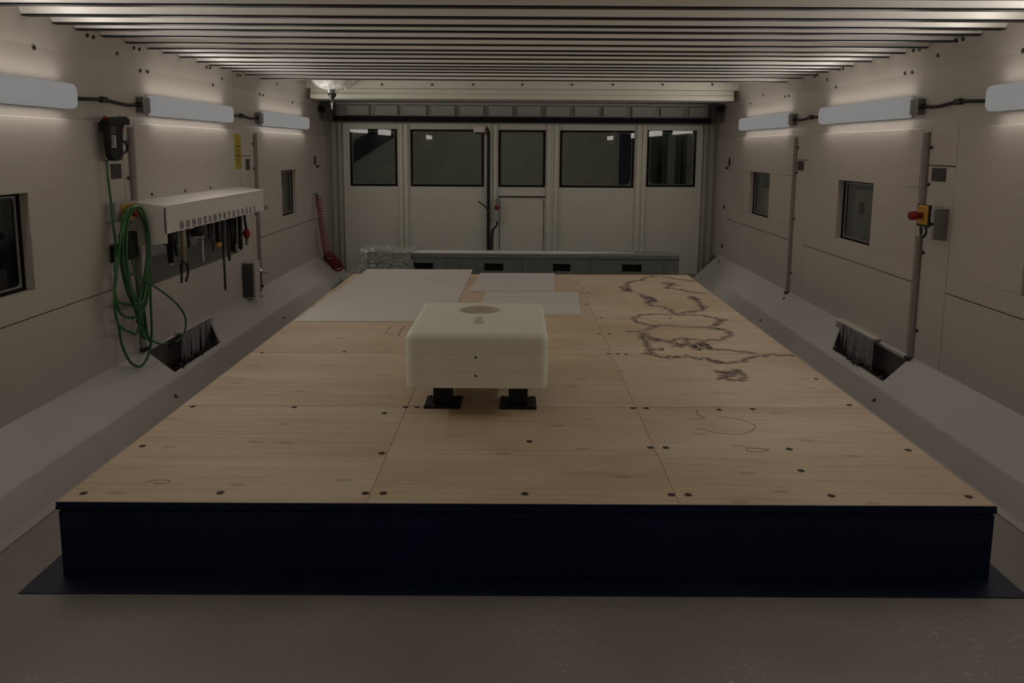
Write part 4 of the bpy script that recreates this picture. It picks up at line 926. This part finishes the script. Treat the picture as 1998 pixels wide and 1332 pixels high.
for i, lp in enumerate(LPS):
    d0 = .085+.012*(i % 4)
    pts = smooth([hw(x, y, d0+.012*sin(3*k_+i)) for k_, (x, y) in enumerate(lp)], 6, closed=True)
    MB().tube(pts, .0085, 8, closed=True).build('coil_loop', 'green', gh)
MB().tube(smooth([hw(247, 530, .10), hw(262, 536, .11), hw(290, 552, .13), hw(318, 570, .15), hw(345, 593, .16), hw(360, 615, .16), hw(362, 640, .16), hw(352, 660, .15), hw(335, 670, .14), hw(310, 670, .13), hw(295, 662, .12), hw(288, 650, .11), hw(284, 620, .10), hw(276, 580, .10)]), .007, 8).build('loose_loop', 'green', gh)
q = hw(335, 669, .14); MB().obox(q, V((0, .035, .008)), V((.014, 0, 0)), V((0, -.002, .014))).build('hose_coupling', 'dark', gh)
MB().tube(smooth([hw(258, 505, .06), hw(262, 530, .06), hw(268, 560, .07), hw(276, 620, .07), hw(284, 655, .08)]), .006, 8).build('thin_line', 'green', gh)
# ------------------------------------------------------------------ red spiral hose in the far left corner
rh = thing('spiral_air_hose', 'red spiral air hose hanging in the far left corner with its coils on the skirt', 'hose', V((-2.55, 10.2, .1)))
path = smooth([atx(621, 383, XL+.07), atx(625, 420, XL+.08), atx(630, 450, XL+.10), atx(635, 480, XL+.12), atx(642, 505, XL+.14)], 30)
L_ = 0; pts = []; tot = sum((path[i+1]-path[i]).length for i in range(len(path)-1)); turns = 26; NP = turns*14
for i in range(NP):
    t = i/(NP-1); s_ = t*(len(path)-1); k_ = min(int(s_), len(path)-2); c = path[k_].lerp(path[k_+1], s_-k_); R0 = .034+.014*t
    a = 2*pi*turns*t; pts.append(c+V((R0*cos(a), R0*sin(a), 0)))
MB().tube(pts, .0065, 6).build('hanging_spiral', 'redhose', rh)
c0 = atp(636, 506, PL0, PLN)+PLN*.06; c1 = atp(656, 530, PL0, PLN)+PLN*.06; ax = (c1-c0); pts = []
sd = PLN; sd2 = ax.normalized().cross(sd).normalized()
for i in range(10*20):
    t = i/(10*20-1); a = 2*pi*10*t; R0 = .074+.010*sin(2.3*a/6.28+1); pts.append(c0+ax*(t+.04*sin(a*.5))+sd*R0*.75*cos(a)+sd2*R0*sin(a))
MB().tube(pts, .0095, 8).build('lying_coils', 'red', rh)
MB().cyl(atx(620, 378, XL+.0), atx(620, 378, XL+.08), .012, 10).build('wall_outlet', 'dull', rh)
# slim door latches at the far corners
for sg, X, px, lab in ((-1, XL, [(613, 305), (617, 378)], 'left'), (1, XR, [(1425, 308)], 'right')):
    la = thing('wall_latch', f'small dark latch pieces on the {lab} wall near the far corner', 'latch', (X, 10.25, 1.0))
    for (x, y) in px:
        a = atx(x, y, X); h = .10 if y < 350 else .17
        MB().box(X, X-.018*sg, a.y-.015, a.y+.015, a.z-h, a.z).build('latch_plate', 'darkmetal', la)
        MB().cyl((X, a.y+.10, a.z-h-.03), (X-.03*sg, a.y+.10, a.z-h-.03), .016, 10).build('latch_knob', 'darkmetal', la)
    if sg > 0:
        for (x, y) in ((1414, 404), (1410, 480)):
            a = atx(x, y, X); MB().cyl((X, a.y, a.z), (X-.02, a.y, a.z), .02, 10).build('latch_knob', 'darkmetal', la)
# ------------------------------------------------------------------ right wall stop button and switch box
XS = XR-.085
a = atx(1812, 408, XS); b = atx(1838, 468, XS)
y1_, y0_ = a.y, b.y; zt_, zb2 = atx(1830, 409, XS).z, atx(1830, 470, XS).z; zm = (zt_+zb2)/2
y0_, y1_ = 4.99, 5.19
e2 = thing('switch_box', 'grey double switch box with a yellow plate and red stop button on the right wall', 'switch box', (XR, (y0_+y1_)/2, zb2))
B(XR, XS, y0_, y1_, zm+.003, zt_).build('upper_box', 'grey', e2, bevel=.008)
B(XR, XS, y0_, y1_, zb2, zm-.003).build('lower_box', 'grey', e2, bevel=.008)
B(XS, XS-.010, y0_+.01, y1_-.005, zm-.0+.01, zt_-.005).build('box_lid', 'label', e2, bevel=.003)
B(XS, XS-.010, y0_+.01, y1_-.005, zb2+.005, zm-.01).build('box_lid', 'label', e2, bevel=.003)
zc2 = (zm+zt_)/2; zc3 = (zm+zb2)/2; yc2 = (y0_+y1_)/2
B(XS-.010, XS-.03, yc2-.06, yc2+.06, zc2-.058, zc2+.066).build('yellow_plate', 'yellow', e2, bevel=.012)
MB().lathe((XS-.03, yc2, zc2), (-1, 0, 0), [(0, .02), (.03, .02), (.032, .026), (.05, .03), (.075, .028), (.085, .012)], 18).build('mushroom_button', 'red', e2)
MB().lathe((XS-.010, yc2, zc3), (-1, 0, 0), [(0, .045), (.006, .045), (.006, .034), (.003, .034)], 20).build('dial_ring', 'dark', e2)
MB().lathe((XS-.0125, yc2, zc3), (-1, 0, 0), [(0, .033), (.006, .033), (.008, .028)], 20).build('dial_face', 'label', e2)
MB().obox((XS-.026, yc2, zc3), V((.004, 0, 0)), V((0, .006, 0)), V((0, .004, .024))).build('dial_pointer', 'dark', e2)
MB().obox((XS-.014, yc2, zc2-.0), V((.006, 0, 0)), V((0, .075, 0)), V((0, 0, .07))).build('black_ring', 'dark', e2)
B(XR, XS, y0_-.008, y0_-.001, zb2, zt_).build('side_cover', 'dull', e2)
# ------------------------------------------------------------------ items on the doors
p = aty(953.5, 300, YB)
cd = thing('door_conduit', 'black vertical cable duct between the second and third door windows', 'cable duct', (p.x, YB-.02, 0))
B(p.x-.022, p.x+.022, YB-.075, YB-.045, 0, 1.93).build('duct', 'dark', cd, bevel=.006)
MB().tube(smooth([(p.x, YB-.06, 1.92), (p.x-.01, YB-.07, 1.96), (p.x-.02, YB-.08, 1.97)]), .012, 8).build('top_bend', 'dark', cd)
MB().tube(smooth([aty(951, 408, YB-.06), aty(946, 402, YB-.10), aty(940, 398, YB-.12), aty(934, 393, YB-.13)]), .009, 8).build('loose_end', 'dark', cd)
MB().tube(smooth([aty(970, 432, YB-.06), aty(969, 440, YB-.07), aty(962, 448, YB-.07), aty(959, 462, YB-.065), aty(959, 495, YB-.06)]), .012, 8).build('branch_cable', 'dark', cd)
a = aty(924, 246, YB-.09); b = aty(946, 258, YB-.09)
sn = thing('door_sensor', 'small pale sensor box at the top of the second door window', 'sensor', (a.x, YB-.06, b.z))
B(a.x, b.x, YB-.10, YB-.008, b.z, a.z).build('sensor_body', 'white', sn, bevel=.006)
B(a.x+.03, b.x-.02, YB-.09, YB-.05, b.z-.02, b.z).build('sensor_foot', 'dark', sn)
B(b.x-.03, b.x-.002, YB-.08, YB-.05, b.z-.03, b.z).build('red_tab', 'red', sn)
a = aty(968, 412, YB-.07)
ds = thing('door_switch', 'small grey switch with a red cap on the middle door', 'switch', (a.x, YB-.05, .66))
B(a.x-.035, a.x+.03, YB-.10, YB-.046, aty(968, 431, YB-.08).z, aty(968, 411, YB-.08).z).build('switch_body', 'grey', ds, bevel=.006)
q = aty(969, 405, YB-.09); MB().lathe((q.x, YB-.075, q.z-.03), (0, 0, 1), [(0, .02), (.01, .032), (.03, .036), (.05, .028), (.055, .01)], 14).build('red_cap', 'red', ds)
B(q.x-.015, q.x+.015, YB-.085, YB-.045, q.z+.02, aty(968, 388, YB-.08).z).build('latch_bar', 'dull', ds)
# ------------------------------------------------------------------ outlet hoods with strip curtains on the skirts
def hood(sgn, X, toe, ztop, yn, yf, ycov, label):
    """ledge carrying clear strips that hang in the cut-out of the skirt; swarf lies behind the lip"""
    h = thing('outlet_hood', label, 'outlet hood', (X, (yn+yf)/2, .0)); XX = X-sgn*.055
    B(X, XX, ycov, yf, ztop+.001, ztop+.014).build('ledge', 'white', h, bevel=.003)
    xl_, zl_ = toe+(X-toe)*NT, ztop*NT
    B(X-sgn*.005, xl_+sgn*.03, yn+.01, yf-.01, .02, .03).build('tray', 'grille', h)
    rg = random.Random(int(yf*100)); y = ycov
    while y < yf-.02:
        wd = .036; o1 = rg.uniform(-.004, .004); o2 = rg.uniform(-.018, .010)
        MB().hexa([(XX+o1, y, ztop), (XX+o1+.002, y, ztop), (XX+o1+.002, y+wd, ztop), (XX+o1, y+wd, ztop),
                   (XX+o2, y, .035), (XX+o2+.002, y, .035), (XX+o2+.002, y+wd, .035), (XX+o2, y+wd, .035)]).build('curtain_strip', 'strip', h)
        y += wd-.004
    m = MB()
    for _ in range(70):
        yy_ = yn+.10+(yf-yn-.42)*rg.random(); u_ = rg.random()
        c_ = V((xl_+sgn*(.0+.075*u_), yy_, zl_+.012-.07*u_+rg.uniform(0, .02)))
        d_ = V((rg.uniform(-1, 1), rg.uniform(-1, 1), rg.uniform(-.4, .6))).normalized(); s_ = rg.uniform(.010, .028)
        e_ = d_.cross(V((0, 0, 1))).normalized(); m.obox(c_, d_*s_, e_*s_*rg.uniform(.25, .6), d_.cross(e_)*s_*.35)
    o = m.build('swarf', 'debris', h); o['kind'] = 'stuff'
    return h
hood(1, XR, 2.36, .325, 5.30, 6.46, 5.76, 'outlet in the right skirt with clear strip curtain and black chips')
hood(-1, XL, -2.235, .295, 5.42, 6.55, 5.90, 'outlet in the left skirt with clear strip curtain, below the green hose')
